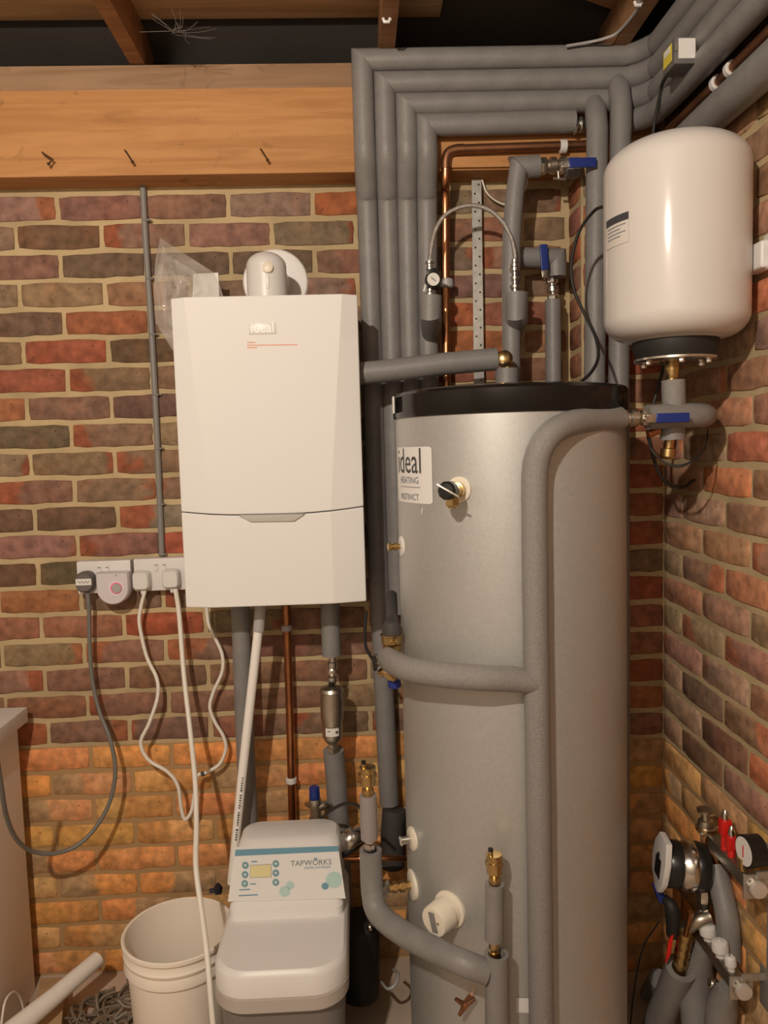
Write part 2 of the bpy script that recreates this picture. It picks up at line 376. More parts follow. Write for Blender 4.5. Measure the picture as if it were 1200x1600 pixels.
# the pier: stretcher / two headers on its face, one header on its left side
for r in range(1, 30):
    code = lambda: 'Y' if r > 20 else random.choice('RMRMG')
    w_ = XR-PX
    if r % 2: brick(wp, (PX+XR)/2+.001, PY, Zr(r), w_-.010, 0, *colour(code(), r))
    else:
        for q in (.25, .75): brick(wp, PX+w_*q, PY, Zr(r), w_/2-.010, 0, *colour(code(), r))
    brick(wp, PX, PY/2, Zr(r), .098, -math.pi/2, *colour('Y' if r > 20 else random.choice('RRM'), r))
stuff = []
RW = {1: 'GMGG', 2: 'GGMG', 3: 'MGGR', 4: 'GMGG', 5: 'GGMG', 6: 'MGRG', 7: 'GGGM', 8: 'GGGG', 9: 'GGGD', 10: 'MGRG', 11: 'MRGG', 12: 'GMMG', 13: 'GGlM', 14: 'MMRG',
      15: 'GGGD', 16: 'GMlG', 17: 'GGrM', 18: 'GDMR', 19: 'GDRM', 20: 'GDGM'}
for r in range(-2, 30):
    ys = [PY-.003]; y = (-.338 if r % 2 else -.2254)+.005
    while y > -3: ys.append(y); y -= .225
    for i, (a, c) in enumerate(zip(ys, ys[1:])):
        a_ = a if i == 0 else a-.010
        if i == 0 and a-c < .03: continue
        code = 'Y' if r > 20 else (RW.get(r, '')+'GMGRGM')[i]if i < 6 else 'G'
        col, fl, fc = colour(code, r)
        if code in 'GlrDM': col = random.choice(ROSE_LIT if code != 'D' else GREY); fc = random.choice(EMBER_LIT)
        if code == 'R': col = random.choice(EMBER_LIT)
        if i > 3: stuff.append((c, a_, Zr(r), col))
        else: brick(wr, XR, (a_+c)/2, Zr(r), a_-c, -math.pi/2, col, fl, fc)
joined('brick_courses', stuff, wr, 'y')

# ------------------------------------------------------------------ roof timbers
b = MB(); b.box((-1.2, -.09, WTOP), (XR-.02, .05, 2.398)); beam = b.done('roof_beam', BEAM, bevel=.003, label='wide orange pine beam lying on top of the back brick wall', cat='beam')
b = MB(); b.box((-1.2, -.078, 2.400), (XR-.02, .02, 2.462)); b.done('wall_plate', PLATE, bevel=.002, label='greyish timber plate lying on the wide pine beam', cat='timber')
JZ = 2.464
for k, (x, lab) in enumerate(((.250, 'brown ceiling joist above the boiler, leftmost of three'), (.879, 'brown ceiling joist in the middle above the grey pipe corner'), (1.462, 'brown ceiling joist at the right with a white cable clipped on it'))):
    b = MB(); b.box((x-.02, -2.4, JZ), (x+.018, .02, JZ+.095)); b.done('ceiling_joist', JOIST, bevel=.002, label=lab, cat='joist')
p_ = atZ(690, 12, JZ+.097); y_ = atZ(300, 30, JZ+.097).y
b = MB(); b.box((-1.2, -1.1, JZ+.097), (p_.x, y_, JZ+.115)); b.done('loft_board', BOARD, bevel=.001, label='pale boards laid across the left and middle joists', cat='board')
q = [atZ(x, y, JZ+.097) for x, y in ((880, -12), (977, 22), (1012, -14))]
b = MB(); b.prism(q, (0, 0, .018)); b.done('loft_board', JOIST, label='small brown board corner against the right joist', cat='board')
b = MB(); b.prism([(-1.6, .12, 2.47), (XR+.3, .12, 2.47), (XR+.3, -2.6, 3.9), (-1.6, -2.6, 3.9)], (0, .02, .03)); b.done('ceiling', FELT, kind='structure', flat=True)
b = MB(); b.box((-1.6, .1, 2.35), (XR+.3, .13, 2.55)); b.done('trim_1', FELT, kind='structure', flat=True)
b = MB(); b.box((XR+.02, -2.6, 2.441), (XR+.06, .1, 3.9)); b.done('trim_2', FELT, kind='structure', flat=True)
# bent nails in the beam
for k, (pts, lab) in enumerate((([(66, 238), (82, 249), (76, 256)], 'rusty bent nail in the beam, the leftmost'), ([(195, 235), (207, 253)], 'rusty bent nail in the beam, middle one of three'), ([(407, 233), (418, 250)], 'rusty bent nail in the beam, nearest the grey pipes'))):
    b = MB(); P = [at(pts[0][0], pts[0][1], -.088), at(pts[0][0]+2, pts[0][1]+2, -.105)]+[at(x, y, -.108) for x, y in pts[1:]]
    b.tube(P, .0022, seg=8, smooth=False); b.ball(P[-1], .0042, 10); b.done('bent_nail', RUST, label=lab, cat='nail')
# cobweb under the roof
b = MB(); c0 = at(282, 48, -.25)
for k in range(16):
    a = random.uniform(0, 6.28); l = random.uniform(.02, .11); e = c0+Vector((math.cos(a)*l, random.uniform(-.02, .02), math.sin(a)*l*.45))
    b.tube([c0+Vector((random.uniform(-.02, .02), 0, random.uniform(-.01, .01))), (c0+e)/2+Vector((0, 0, -.006)), e], .0005, seg=4, sub=3)
b.tube([c0, at(218, 50, -.25)], .0007, seg=4); b.tube([c0, at(330, 42, -.2)], .0005, seg=4)
b.done('cobweb', WEB, kind='stuff', label='dusty grey cobweb hanging from the left joist', cat='cobweb')

# ------------------------------------------------------------------ insulated pipes
def foam(label, pieces, name='insulated_pipe', group=None, m=None, seg=20, cat='pipe'):
    """pieces: list of (points, r, kwargs); several -> parts of one thing"""
    if len(pieces) == 1:
        pts, r, kw = pieces[0]; b = MB(); b.tube(pts, r, seg=seg, **kw); return b.done(name, m or FOAM, label=label, cat=cat, group=group)
    lo = min((Vector(p) for pc in pieces for p in pc[0]), key=lambda v: v.z)
    t = thing(name, label, cat, lo, group)
    for pts, r, kw in pieces: b = MB(); b.tube(pts, r, seg=seg, **kw); b.done('foam_sleeve', m or FOAM, t)
    return t
RP = .0272
zs = [2.4455, 2.3905, 2.338, 2.288]; tops = [567.5, 602, 635.5, 667]; mids = [574, 606, 636, 667]; lows = [580, 610.5, 639.5, 668.5]
ords = ['outermost', 'second', 'third', 'innermost']
for k in range(4):
    z = zs[k]; YT = -.122; x = at(tops[k], 150+30*k, YT).x
    C = Vector((x, YT, z)); xm = at(mids[k], 330, -.05).x; xl = at(lows[k], 500, -.05).x
    down = [C, Vector((x, YT, 2.27)), Vector((x*.8+xm*.2, YT+.004, 2.215)), Vector((x*.4+xm*.6, -.078, 2.15)), Vector((xm, -.055, 2.09)), Vector((xl, -.05, 1.8)), Vector((xl, -.05, 1.5)), Vector((xl, -.05, 1.2)), Vector((xl+(.012 if k == 0 else 0), -.05, (.49, 1.03, .25, .25)[k]))]
    rr = [RP, RP, RP*1.03, RP*1.03, RP, RP, RP, RP, RP]
    ycut = -1.5
    xe = XR-.062
    right = [C, Vector((xe-.10, YT, z+.004)), Vector((xe-.035, YT-.015, z+.002)), Vector((xe, YT-.075, z-.004)), Vector((xe, YT-.16, z-.012)), Vector((xe, -.8, z-.02)), Vector((xe, ycut, z-.02))]
    if k == 3: right = [C, at(897, 190, YT)]
    n = Vector((-1, 0, -1)); n = Vector((1, 0, -1))
    ps = [(down, rr, dict(n0=(1, 0, 1), sub=5)), (right, RP, dict(n0=(1, 0, 1), sub=5))]
    if k == 3: ps.append(([Vector((1.45, YT, z)), Vector((xe-.05, YT, z)), Vector((xe-.01, YT-.05, z-.004)), Vector((xe, YT-.16, z-.012)), Vector((xe, -.8, z-.02)), Vector((xe, ycut, z-.02))], RP, dict(sub=5)))
    foam('grey foam-lagged pipe turning the mitred top corner, %s of the four' % ords[k], ps, group='four lagged pipes round the top corner')
P = at(905, 195, -.122)
b = MB(); b.tube([P+Vector((-.012+.005*i, .0, random.uniform(-.002, .002))) for i in range(9)], [.022+random.uniform(-.005, .002)-.0008*i for i in range(9)], seg=9, smooth=False); b.done('foil_wrap', FOIL, label='crumpled silver foil wrap on the end of the innermost top pipe', cat='foil')
# two verticals rising in front of the pier
for (xt, yt, xb, lab, cut) in ((933, 150, 929, 'grey lagged pipe standing behind the white vessel, left one of two', (-1, 0, -.9)), (970, 118, 967, 'grey lagged pipe standing behind the white vessel, right one of two', (-1, 0, -.9))):
    T = at(xt, yt+18, -.176); B_ = at(xb, 590, -.176)
    b = MB(); b.tube([Vector((B_.x, -.176, .3)), B_, Vector((T.x, -.176, T.z-.05)), T+Vector((0, .012, 0)), T+Vector((.002, .03, .028))], [.0262, .0262, .0262, .0262, .018], seg=20, smooth=False); b.done('insulated_pipe', FOAM, label=lab, cat='pipe')
# copper run and thick flat-lagged pipe along the right wall
b = MB(); b.tube([(XR-.03, -.16, 2.238), (XR-.03, -.5, 2.232), (XR-.03, -1.5, 2.225)], .011, seg=14); cp = b.done('copper_pipe', COPPERD, label='dull copper pipe running along the top of the right wall', cat='pipe')
for k, (x, y) in enumerate(((1132, 112), (1110, 142))):
    P = atX(x, y, XR-.045); b = MB(); b.lathe([(-.008, .0145), (-.006, .0165), (.006, .0165), (.008, .0145)], Vector((XR-.03, P.y, 2.232)), (0, 1, 0), 16); b.box((XR-.03, P.y-.006, 2.222), (XR, P.y+.006, 2.242))
    b.done('pipe_clip', WHITEP, label='white pipe clip on the copper run, %s' % ('upper and nearer one' if k == 0 else 'lower and farther one'), cat='clip')
t = thing('insulated_pipe', 'thick grey lagged pipe with slit marks against the right wall top', 'pipe', (XR-.045, -1.5, 2.1))
b = MB(); b.tube([(XR-.045, -.14, 2.165), (XR-.045, -.6, 2.16), (XR-.045, -1.5, 2.15)], .036, seg=22); b.done('foam_sleeve', FOAM, t)
b = MB()
for k in range(9):
    y = -.32-.075*k; a = math.radians(200); c = Vector((XR-.045-.0362*math.cos(math.radians(-30)), y, 2.160-.0362*math.sin(math.radians(25))+.028)); b.obox(c, (.0008, 0, .0004), (0, .008, 0), (.0004, 0, .0025))
b.done('stitch_marks', INK, t, kind='stuff')
b = MB(); b.box((XR-.016, -1.5, 2.255), (XR-.002, -.14, 2.30)); b.done('trunking_strip', mat('dark_strip', (.07, .035, .022), .7), label='dark brown timber strip behind the copper pipe on the right wall', cat='batten')

# junction box on the pipes
Yf = -.475
A = at(1054, 57, Yf); Bq = at(1089, 99, Yf)
t = thing('junction_box', 'small dark grey junction box with stickers clamped on the top right pipes', 'box', (A.x, Yf, Bq.z))
b = MB(); b.box((A.x, Yf, Bq.z), (Bq.x, Yf+.062, A.z)); b.done('box_body', BOXG, t, bevel=.003)
b = MB(); b.box((A.x+.008, Yf-.0012, Bq.z+.010), (Bq.x-.004, Yf+.002, A.z-.004)); b.done('printed_label', SHEET, t)
b = MB(); b.box((A.x-.001, Yf+.014, Bq.z+.012), (A.x+.002, Yf+.056, A.z-.006)); b.done('warning_label', YELI, t)
b = MB(); b.box((A.x-.0016, Yf+.022, A.z-.022), (A.x+.002, Yf+.050, A.z-.008)); b.done('label_top', SHEET, t)
b = MB(); b.box((A.x-.001, Yf-.003, A.z-.03), (A.x+.006, Yf+.001, A.z-.012)); b.done('cover_clip', STEEL, t)
b = MB(); b.tube([at(1050, 108, Yf+.03), at(1036, 128, -.33), at(1031, 150, -.3), at(1021, 203, -.27), at(1018, 260, -.27)], .004, seg=10); b.done('black_cable', BLACKR, label='black cable dropping from the junction box behind the vessel', cat='cable')
# white cable on the right joist
b = MB(); b.tube([at(885, 72, -.16), at(920, 66, -.16), at(945, 60, -.18), at(966, 50, -.2), Vector((1.441, -.3, JZ-.002)), atZ(1000, -2, JZ-.002), atZ(1015, -40, JZ-.002)], .0035, seg=8); b.done('white_cable', GREYP, label='pale grey cable running over the top pipe onto the right joist', cat='cable')
for k, (x, y, l) in enumerate(((997, 3, 'small white cable clip on the right joist'), (604, 29, 'small white cable clip under the middle joist'))):
    P = atZ(x, y, JZ-.001); b = MB(); b.tube([P+Vector((-.008, 0, .001)), P+Vector((-.005, 0, -.007)), P+Vector((.005, 0, -.007)), P+Vector((.008, 0, .001))], .0035, seg=8, smooth=False); b.ball(P+Vector((.009, 0, -.002)), .003, 8); b.done('cable_clip', WHITEP, label=l, cat='clip')

# copper pipe across the beam and down beside the bundle
YC = -.108
t = thing('copper_pipe', 'bare copper pipe with an elbow inside the lagged pipe corner', 'pipe', at(698, 600, -.05))
b = MB(); cz = at(700, 236, YC); b.tube([at(930, 226, YC), at(720, 233, YC), at(706, 235, YC)], .0112, seg=16, smooth=False); b.done('horizontal_run', COPPERD, t)
b = MB(); b.tube([at(725, 233, YC), at(712, 234, YC), at(701, 239, YC), at(697, 250, YC), at(696.5, 264, YC)], .0128, seg=16); b.done('elbow', COPPERD, t)
b = MB(); b.tube([at(696.5, 258, YC), at(696, 285, -.10), at(696, 310, -.07), at(696, 420, -.055), at(697, 500, -.055), at(698, 640, -.055)], .0112, seg=16); b.done('vertical_run', COPPER, t)
b = MB(); P = at(698, 443, -.055); b.lathe([(-.012, .0145), (-.009, .018), (.009, .018), (.012, .0145)], P, seg=16); b.box(P-Vector((.006, 0, .006)), P+Vector((.006, .05, .006))); b.done('pipe_clip', GREYP, label='grey pipe clip on the upright copper beside the gauge', cat='clip')
b = MB(); P = at(880, 229, YC); b.lathe([(-.009, .0145), (-.007, .017), (.007, .017), (.009, .0145)], P, (1, 0, 0), 16); b.box(P-Vector((.006, 0, .006)), P+Vector((.006, .018, .006))); b.done('pipe_clip', WHITEP, label='white pipe clip on the horizontal copper under the lagged pipes', cat='clip')
# brown cleat on the beam face between the pipes
b = MB(); A = at(702, 247, -.092); B_ = at(800, 262, -.092); b.box((A.x, -.1, B_.z), (B_.x, -.0905, A.z)); b.done('timber_cleat', BEAM, label='thin pine cleat on the beam behind the copper elbow', cat='timber')
b = MB(); A = at(700, 240, -.12)

# perforated strap
t = thing('perforated_strap', 'galvanised perforated strap hanging down the brick between the pipes', 'strap', at(750, 610, -.02))
b = MB(); A = at(737, 280, -.03); B_ = at(752, 280, -.03); C = at(757, 640, -.03); D = at(741, 640, -.03)
b.prism([A, B_, C, D], (0, .003, 0)); b.done('strap_plate', GALV, t, flat=True)
b = MB()
for k in range(26):
    f = (k+.6)/26; P = (A.lerp(D, f)).lerp(B_.lerp(C, f), .3 if k % 2 else .72); b.lathe([(-.0004, .0026), (.001, .0026)], P+Vector((0, -.0006, 0)), (0, 1, 0), 10)
b.done('punched_holes', BLACK, t, kind='stuff')
b = MB(); b.tube([at(753, 280, -.03), at(760, 300, -.03), at(775, 314, -.025), at(795, 320, -.025), at(812, 310, -.03), at(822, 292, -.03), at(824, 280, -.03)], .0022, seg=8); b.done('white_cable', WIREW, label='thin white cable looping behind the tall lagged pipe', cat='cable')

# ------------------------------------------------------------------ valves and fittings
def nut(b, o, ax, L, r, mi=0, rot=0): b.lathe([(0, r*.93), (L*.12, r), (L*.88, r), (L, r*.93)], o, ax, 6, mi, rot)
def body(b, o, ax, L, r):
    ax = Vector(ax).normalized(); o = Vector(o)
    nut(b, o, ax, L*.26, r); b.lathe([(L*.24, r*.7), (L*.34, r*.74), (L*.4, r*.98), (L*.6, r*.98), (L*.66, r*.74), (L*.76, r*.7)], o, ax, 20); nut(b, o+ax*L*.74, ax, L*.26, r)
def lever(t, P, d, n, L, wd, m=BLUE):
    """flat lever starting at P along d, n = outwards"""
    d = Vector(d).normalized(); n = Vector(n).normalized(); s = d.cross(n).normalized()
    b = MB(); b.lathe([(0, .006), (.010, .006), (.012, .004)], P-n*.010, n, 12); b.done('spindle_nut', CHROME, t)
    b = MB(); b.obox(P+d*L*.12, d*L*.14, s*wd*.42, n*.0013); b.done('lever_plate', CHROME, t, bevel=.0006)
    b = MB(); b.obox(P+d*L*.6+n*.001, d*L*.4, s*wd*.5, n*.0032); b.done('lever_grip', m, t, bevel=.0022, bseg=3)
# tall lagged pipe with elbow (middle)
Y1 = -.135
C = at(810, 262, Y1)
foam('grey lagged pipe rising from the cylinder top to a mitred elbow', [([at(799, 600, Y1), at(799, 400, Y1), at(803, 320, Y1), C], R(14.5, C), dict(n1=(1, 0, 1), sub=5)), ([C, at(842, 260, Y1)], R(17, C), dict(n0=(-1, 0, -1)))])
t = thing('ball_valve', 'nickel ball valve with blue lever beside the mitred elbow under the copper', 'valve', at(865, 258, Y1))
b = MB(); A = at(843, 260, Y1); B_ = at(884, 258, Y1); body(b, A, B_-A, (B_-A).length, R(13, A)); b.done('valve_body', STEEL, t)
lever(t, at(878, 255, -.212), at(932, 254, -.212)-at(878, 255, -.212), (0, -1, 0), R(52, A), R(14, A))
b = MB(); A = at(884, 263, Y1); b.tube([A, at(903, 262, Y1)], R(16, A), seg=18); b.done('foam_collar', FOAM, label='short grey foam collar right of the upper ball valve', cat='foam collar')
b = MB(); A = at(868, 276, Y1); b.tube([at(872, 268, Y1), at(873, 279, Y1)], .004, seg=10); b.tube([at(864, 279, Y1), at(884, 280, Y1)], .0035, seg=10); b.done('drain_tap', STEEL, label='tiny metal drain tee below the upper ball valve', cat='tap')

# second elbow with upright blue lever
Y2 = -.085
C = at(869, 404, Y2)
foam('short lagged pipe leaving the tall one with a square elbow', [([at(808, 402, Y2), C], R(15.5, C), dict(n1=(1, 0, -1))), ([C, at(870, 433, Y2)], R(15.5, C), dict(n0=(1, 0, -1)))])
b = MB(); A = at(862, 434, Y2); B_ = at(865, 470, Y2)
t = thing('ball_valve', 'nickel ball valve with upright blue lever under the square elbow', 'valve', B_)
body(b, A, B_-A, (B_-A).length, R(9.5, A)); b.done('valve_body', CHROME, t)
lever(t, at(852, 432, Y2-.035), at(849, 386, Y2-.035)-at(852, 432, Y2-.035), (0, -1, 0), R(48, A), R(12, A))
b = MB(); b.tube([at(864, 469, Y2), at(865, 640, Y2)], R(12.5, at(864, 469, Y2)), seg=18, smooth=False, hollow=.5); b.done('insulated_pipe', FOAM, label='slim lagged pipe below the upright blue lever valve', cat='pipe')
# flexible filling loop
YH = -.165
t = thing('filling_loop', 'braided silver hose arching between two lagged stubs', 'hose', at(738, 410, YH))
b = MB(); b.tube([at(x, y, YH) for x, y in ((672, 412), (673, 393), (680, 361), (694, 338), (713, 326), (737, 321), (762, 327), (783, 344), (797, 367), (804, 392), (805, 408))], R(3.4, at(738, 330, YH)), seg=12); b.done('braided_hose', BRAID, t)
def ferrule(t, x0, y0, x1, y1, m=CHROME, k=(7, 5, 6.5, 4.5, 7)):
    A = at(x0, y0, YH); B_ = at(x1, y1, YH); L = (B_-A).length; ax = B_-A; prof = []; n = len(k)
    for i, q in enumerate(k):
        q = R(q, A); prof += [(L*i/n, q*.8), (L*(i+.15)/n, q), (L*(i+.8)/n, q), (L*(i+.95)/n, q*.7)]
    b = MB(); b.lathe(prof, A, ax, 14); return b.done('end_fitting', m, t)
ferrule(t, 671, 408, 672, 432)
ferrule(t, 804, 405, 805, 458, k=(5, 7, 8, 5, 7, 4.5, 8, 6))
for (x, lab, ty) in ((672.5, 'lagged stub elbow under the small gauge', 463), (806.5, 'lagged stub elbow under the right end of the braided hose', 458)):
    r_ = R(18, at(x, 480, YH)); P = at(x, 488, YH)
    b = MB(); b.tube([at(x, ty, YH), at(x, 492, YH), at(x+1, 500, YH+.02), Vector((P.x+.01, -.07, P.z-.04))], [r_, r_, r_*.98, r_*.8], seg=22, smooth=False); b.done('pipe_stub', FOAM, label=lab, cat='pipe')
t = thing('pressure_gauge', 'small round dial gauge with black rim on the left lagged stub', 'gauge', at(677, 462, YH))
P = at(677, 436.5, YH-.028); n = Vector((.06, -1, -.02))
b = MB(); b.lathe([(-.022, .010), (-.018, R(12, P)), (0, R(12, P)), (.002, R(11, P)), (.002, R(10, P)), (-.001, R(9.8, P))], P, n, 28); b.done('gauge_case', BLACK, t)
b = MB(); b.lathe([(0, R(9.9, P)), (.0015, R(9.9, P))], P, n, 28); b.done('dial', GLASSM, t)
b = MB(); b.obox(P+Vector((0, -.0035, 0)), Vector((.0055, 0, -.0045)), Vector((.0005, 0, .0006)), (0, .0004, 0)); b.done('needle', INK, t)
ferrule(t, 672, 450, 672, 464, k=(5, 8))
b = MB(); b.obox(at(676, 436, YH), (R(9, P), 0, 0), (0, .010, 0), (0, 0, R(16, P))); b.done('regulator_block', BLACK, t, bevel=.003)
b = MB(); b.obox(at(664, 448, YH), Vector((.004, 0, .012)), (0, .003, 0), Vector((.002, 0, -.001))); b.done('white_tag', SHEET, t)
# crossing lagged pipe from the boiler to the cylinder top
YX = -.205
P = at(660, 572, YX)
b = MB(); b.tube([at(560, 584, YX), at(600, 580, YX), at(690, 569, YX), at(776, 561, YX)], R(17.5, P), seg=22, hollow=.45, smooth=False); b.done('insulated_pipe', FOAM, label='lagged pipe crossing from behind the boiler to the cylinder top', cat='pipe')
t = thing('brass_elbow', 'brass elbow where the crossing pipe meets the cylinder top', 'fitting', at(790, 580, YX))
b = MB(); b.tube([at(774, 560, YX), at(784, 558, YX), at(791, 564, YX), at(793, 580, YX)], R(9.5, P), seg=16); b.done('elbow_body', BRASS, t)
b = MB(); A = at(788, 561, YX-.012); b.lathe([(0, R(13, P)), (.010, R(12.5, P)), (.014, R(9, P)), (.016, .004)], A, (-.1, -1, .1), 24); b.done('compression_nut', BRASS, t)
b = MB(); nut(b, at(793, 576, YX), (0, 0, 1), .012, R(10, P)); b.done('lower_nut', BRASS, t)
b = MB(); b.tube([at(792, 576, YX), at(792, 630, YX)], R(18, P), seg=22, smooth=False, hollow=.55); b.done('insulated_pipe', FOAM, label='short lagged stub under the brass elbow on the cylinder top', cat='pipe')

# ------------------------------------------------------------------ hot water cylinder
CR = .25; CC = Vector((1.11, -.42, 0)); CZ = at(800, 640, CC.y-CR).z; CT = at(800, 599, CC.y-CR).z
def cyl(phi, z, r=CR): return Vector((CC.x+r*math.sin(phi), CC.y-r*math.cos(phi), z))
def atcyl(x, y, r=CR):
    d = ray(x, y); o = CAM-CC; a = d.x**2+d.y**2; bq = 2*(o.x*d.x+o.y*d.y); c = o.x**2+o.y**2-r*r; disc = max(bq*bq-4*a*c, 0)
    t = (-bq-math.sqrt(disc))/(2*a); P = CAM+d*t; return math.atan2(P.x-CC.x, -(P.y-CC.y)), P.z
CYM = bpy.data.materials.new('galvanised_shell'); CYM.use_nodes = True; nt = CYM.node_tree; bs = nt.nodes['Principled BSDF']
bs.inputs['Metallic'].default_value = .62; bs.inputs['Roughness'].default_value = .38
tc = nt.nodes.new('ShaderNodeTexCoord'); vo = nt.nodes.new('ShaderNodeTexVoronoi'); vo.inputs['Scale'].default_value = 190
nt.links.new(tc.outputs['Object'], vo.inputs['Vector'])
mr = nt.nodes.new('ShaderNodeMapRange'); mr.inputs[3].default_value = .49; mr.inputs[4].default_value = .53; sx = nt.nodes.new('ShaderNodeSeparateColor')
nt.links.new(vo.outputs['Color'], sx.inputs[0]); nt.links.new(sx.outputs[0], mr.inputs[0]); nt.links.new(mr.outputs[0], bs.inputs['Roughness'])
mx = nt.nodes.new('ShaderNodeMix'); mx.data_type = 'RGBA'; mx.inputs[6].default_value = (.50, .50, .49, 1); mx.inputs[7].default_value = (.54, .54, .53, 1)
nt.links.new(sx.outputs[0], mx.inputs[0]); nt.links.new(mx.outputs[2], bs.inputs['Base Color'])
t = thing('hot_water_cylinder', 'tall silver galvanised hot water cylinder with a black top rim', 'water cylinder', (CC.x, CC.y, 0)); TANK = t
b = MB(); b.lathe([(0, CR-.004), (.03, CR), (CZ, CR)], CC, seg=96); b.done('shell', CYM, t, sharp=30)
b = MB(); b.lathe([(CZ-.004, CR+.003), (CZ, CR+.005), (CT-.006, CR+.005), (CT, CR+.001), (CT+.004, CR-.02), (CT+.006, .02)], CC, seg=96); b.done('top_cap', CAPB, t, sharp=30)
b = MB(); b.lathe([(0, CR+.006), (.05, CR+.006), (.052, CR+.002)], CC, seg=72); b.done('base_ring', CAPB, t)
def cyl_patch(x0, y0, x1, y1, name, m, off=.0015, rc=.006):
    pa, za = atcyl(x0, y0); pb, zb = atcyl(x1, y1); b = MB(); n = 14
    rows = []
    for j, z in enumerate([zb, zb+(za-zb)*.03, za-(za-zb)*.03, za]):
        ins = .05*(pb-pa) if j in (0, 3) else 0
        rows.append([b.bm.verts.new(cyl(pa+ins+(pb-pa-2*ins)*i/n, z, CR+off)) for i in range(n+1)])
    for a, c in zip(rows, rows[1:]):
        for i in range(n): b.bm.faces.new((a[i], a[i+1], c[i+1], c[i]))
    return b.done(name, m, TANK)
def cyl_text(s, xl, yl, xr, name, m, off=.0024, stretch=1):
    pa, za = atcyl(xl, yl); pb, _ = atcyl(xr, yl); wd = (pb-pa)*CR
    return text(s, lambda u, v: cyl(pa+(pb-pa)*u, za+v*wd, CR+off), 1, name, m, TANK, stretch)
cyl_patch(622, 699, 677, 788, 'brand_label', SHEET)
cyl_text('ideal', 625, 738, 659, 'label_text', INK, stretch=1.25)
cyl_text('HEATING', 628, 754, 655, 'label_text', INKG)
cyl_text('INSTINCT', 629, 779, 656, 'label_text', INKG)
pa, za = atcyl(628, 760); pb, _ = atcyl(658, 760); b = MB(); v_ = [b.bm.verts.new(cyl(pa+(pb-pa)*i/6, za+dz, CR+.0023)) for dz in (0, .0012) for i in range(7)]
for i in range(6): b.bm.faces.new((v_[i], v_[i+1], v_[i+8], v_[i+7]))
b.done('label_rule', INKG, t)
cyl_patch(806, 1558, 828, 1582, 'small_label', SHEET)
pa, za = atcyl(660, 795); b = MB(); b.prism([cyl(pa, za, CR+.0012), cyl(pa+.016, za+.003, CR+.0012), cyl(pa+.004, za-.008, CR+.0012), cyl(pa-.012, za-.014, CR+.0012)], cyl(pa, 0, .0006)-Vector((CC.x, CC.y, 0))); b.done('arrow_mark', SHEET, t, flat=True)
A = at(616, 620, CC.y-.03); b = MB(); b.obox(Vector((CC.x-CR-.007, CC.y-.05, (CZ+CT)/2)), (.0015, 0, 0), (0, .02, 0), (0, 0, .018)); b.done('rim_tag', SHEET, t, bevel=.001)

def port(x, y, rd, name='rubber_grommet', m=CREAM, th=.006):
    phi, z = atcyl(x, y); P = cyl(phi, z); n = (P-Vector((CC.x, CC.y, z))).normalized()
    b = MB(); b.lathe([(-.004, rd), (th*.6, rd), (th, rd*.88), (th, rd*.5)], P, n, 32); b.done(name, m, TANK); return P, n
# pressure and temperature relief valve
P, n = port(718, 765, .0255)
t = thing('relief_valve', 'relief valve with black knob and brass outlet on the cylinder front beside the label', 'valve', P-Vector((0, 0, .04)))
ax = (at(694, 767, P.y-.085)-P).normalized()
b = MB(); b.lathe([(0, .010), (.012, .010), (.013, .016), (.026, .016), (.027, .0115), (.034, .0115), (.035, .015), (.042, .015), (.043, .0115), (.058, .0115)], P, ax, 24); b.done('valve_body', BRASS, t)
b = MB(); b.lathe([(.056, .0125), (.060, .018), (.080, .018), (.084, .014), (.085, .004)], P, ax, 10); b.done('knob', BLACK, t)
Q = P+ax*.086; b = MB(); b.obox(Q+Vector((.004, -.003, 0)), Vector((.020, -.004, -.012)), Vector((.0008, 0, .0016)), Vector((0, .0014, 0))); b.done('test_lever', CHROME, t, bevel=.0005)
Q = P+ax*.05; b = MB(); b.lathe([(0, .010), (.012, .0105), (.014, .0135), (.028, .0135), (.032, .009)], Q, (0, 0, -1), 6); b.lathe([(.03, .008), (.034, .008)], Q, (0, 0, -1), 16); b.done('outlet', BRASS, t)
# mid-left port with brass stub
P = Vector((CC.x-CR*.985, CC.y-CR*.17, at(620, 850, CC.y).z)); n = Vector((-1, -.15, 0))
t = thing('immersion_port', 'white disc and brass stub on the cylinder side below the label', 'fitting', P)
b = MB(); b.lathe([(-.004, .023), (.002, .023), (.004, .019)], P, n, 28); b.done('disc', WHITEP, t)
b = MB(); b.lathe([(.003, .006), (.010, .006), (.011, .0085), (.020, .0085), (.021, .006), (.024, .009), (.03, .009), (.032, .005)], P, n, 14); b.done('stub', BRASS, t)
# lower left probe pocket
P, n = Vector((CC.x-CR*.96, CC.y-CR*.28, at(652, 1310, CC.y-.07).z)), Vector((-1, -.32, 0))
t = thing('probe_pocket', 'cream disc with chrome probe pocket low on the cylinder side', 'fitting', P)
b = MB(); b.lathe([(-.004, .026), (.003, .026), (.006, .022)], P, n, 32); b.done('disc', CREAM, t)
b = MB(); b.lathe([(.004, .0085), (.026, .0085), (.027, .0105), (.030, .0105), (.031, .006)], P, n, 18); b.done('pocket', CHROME, t)
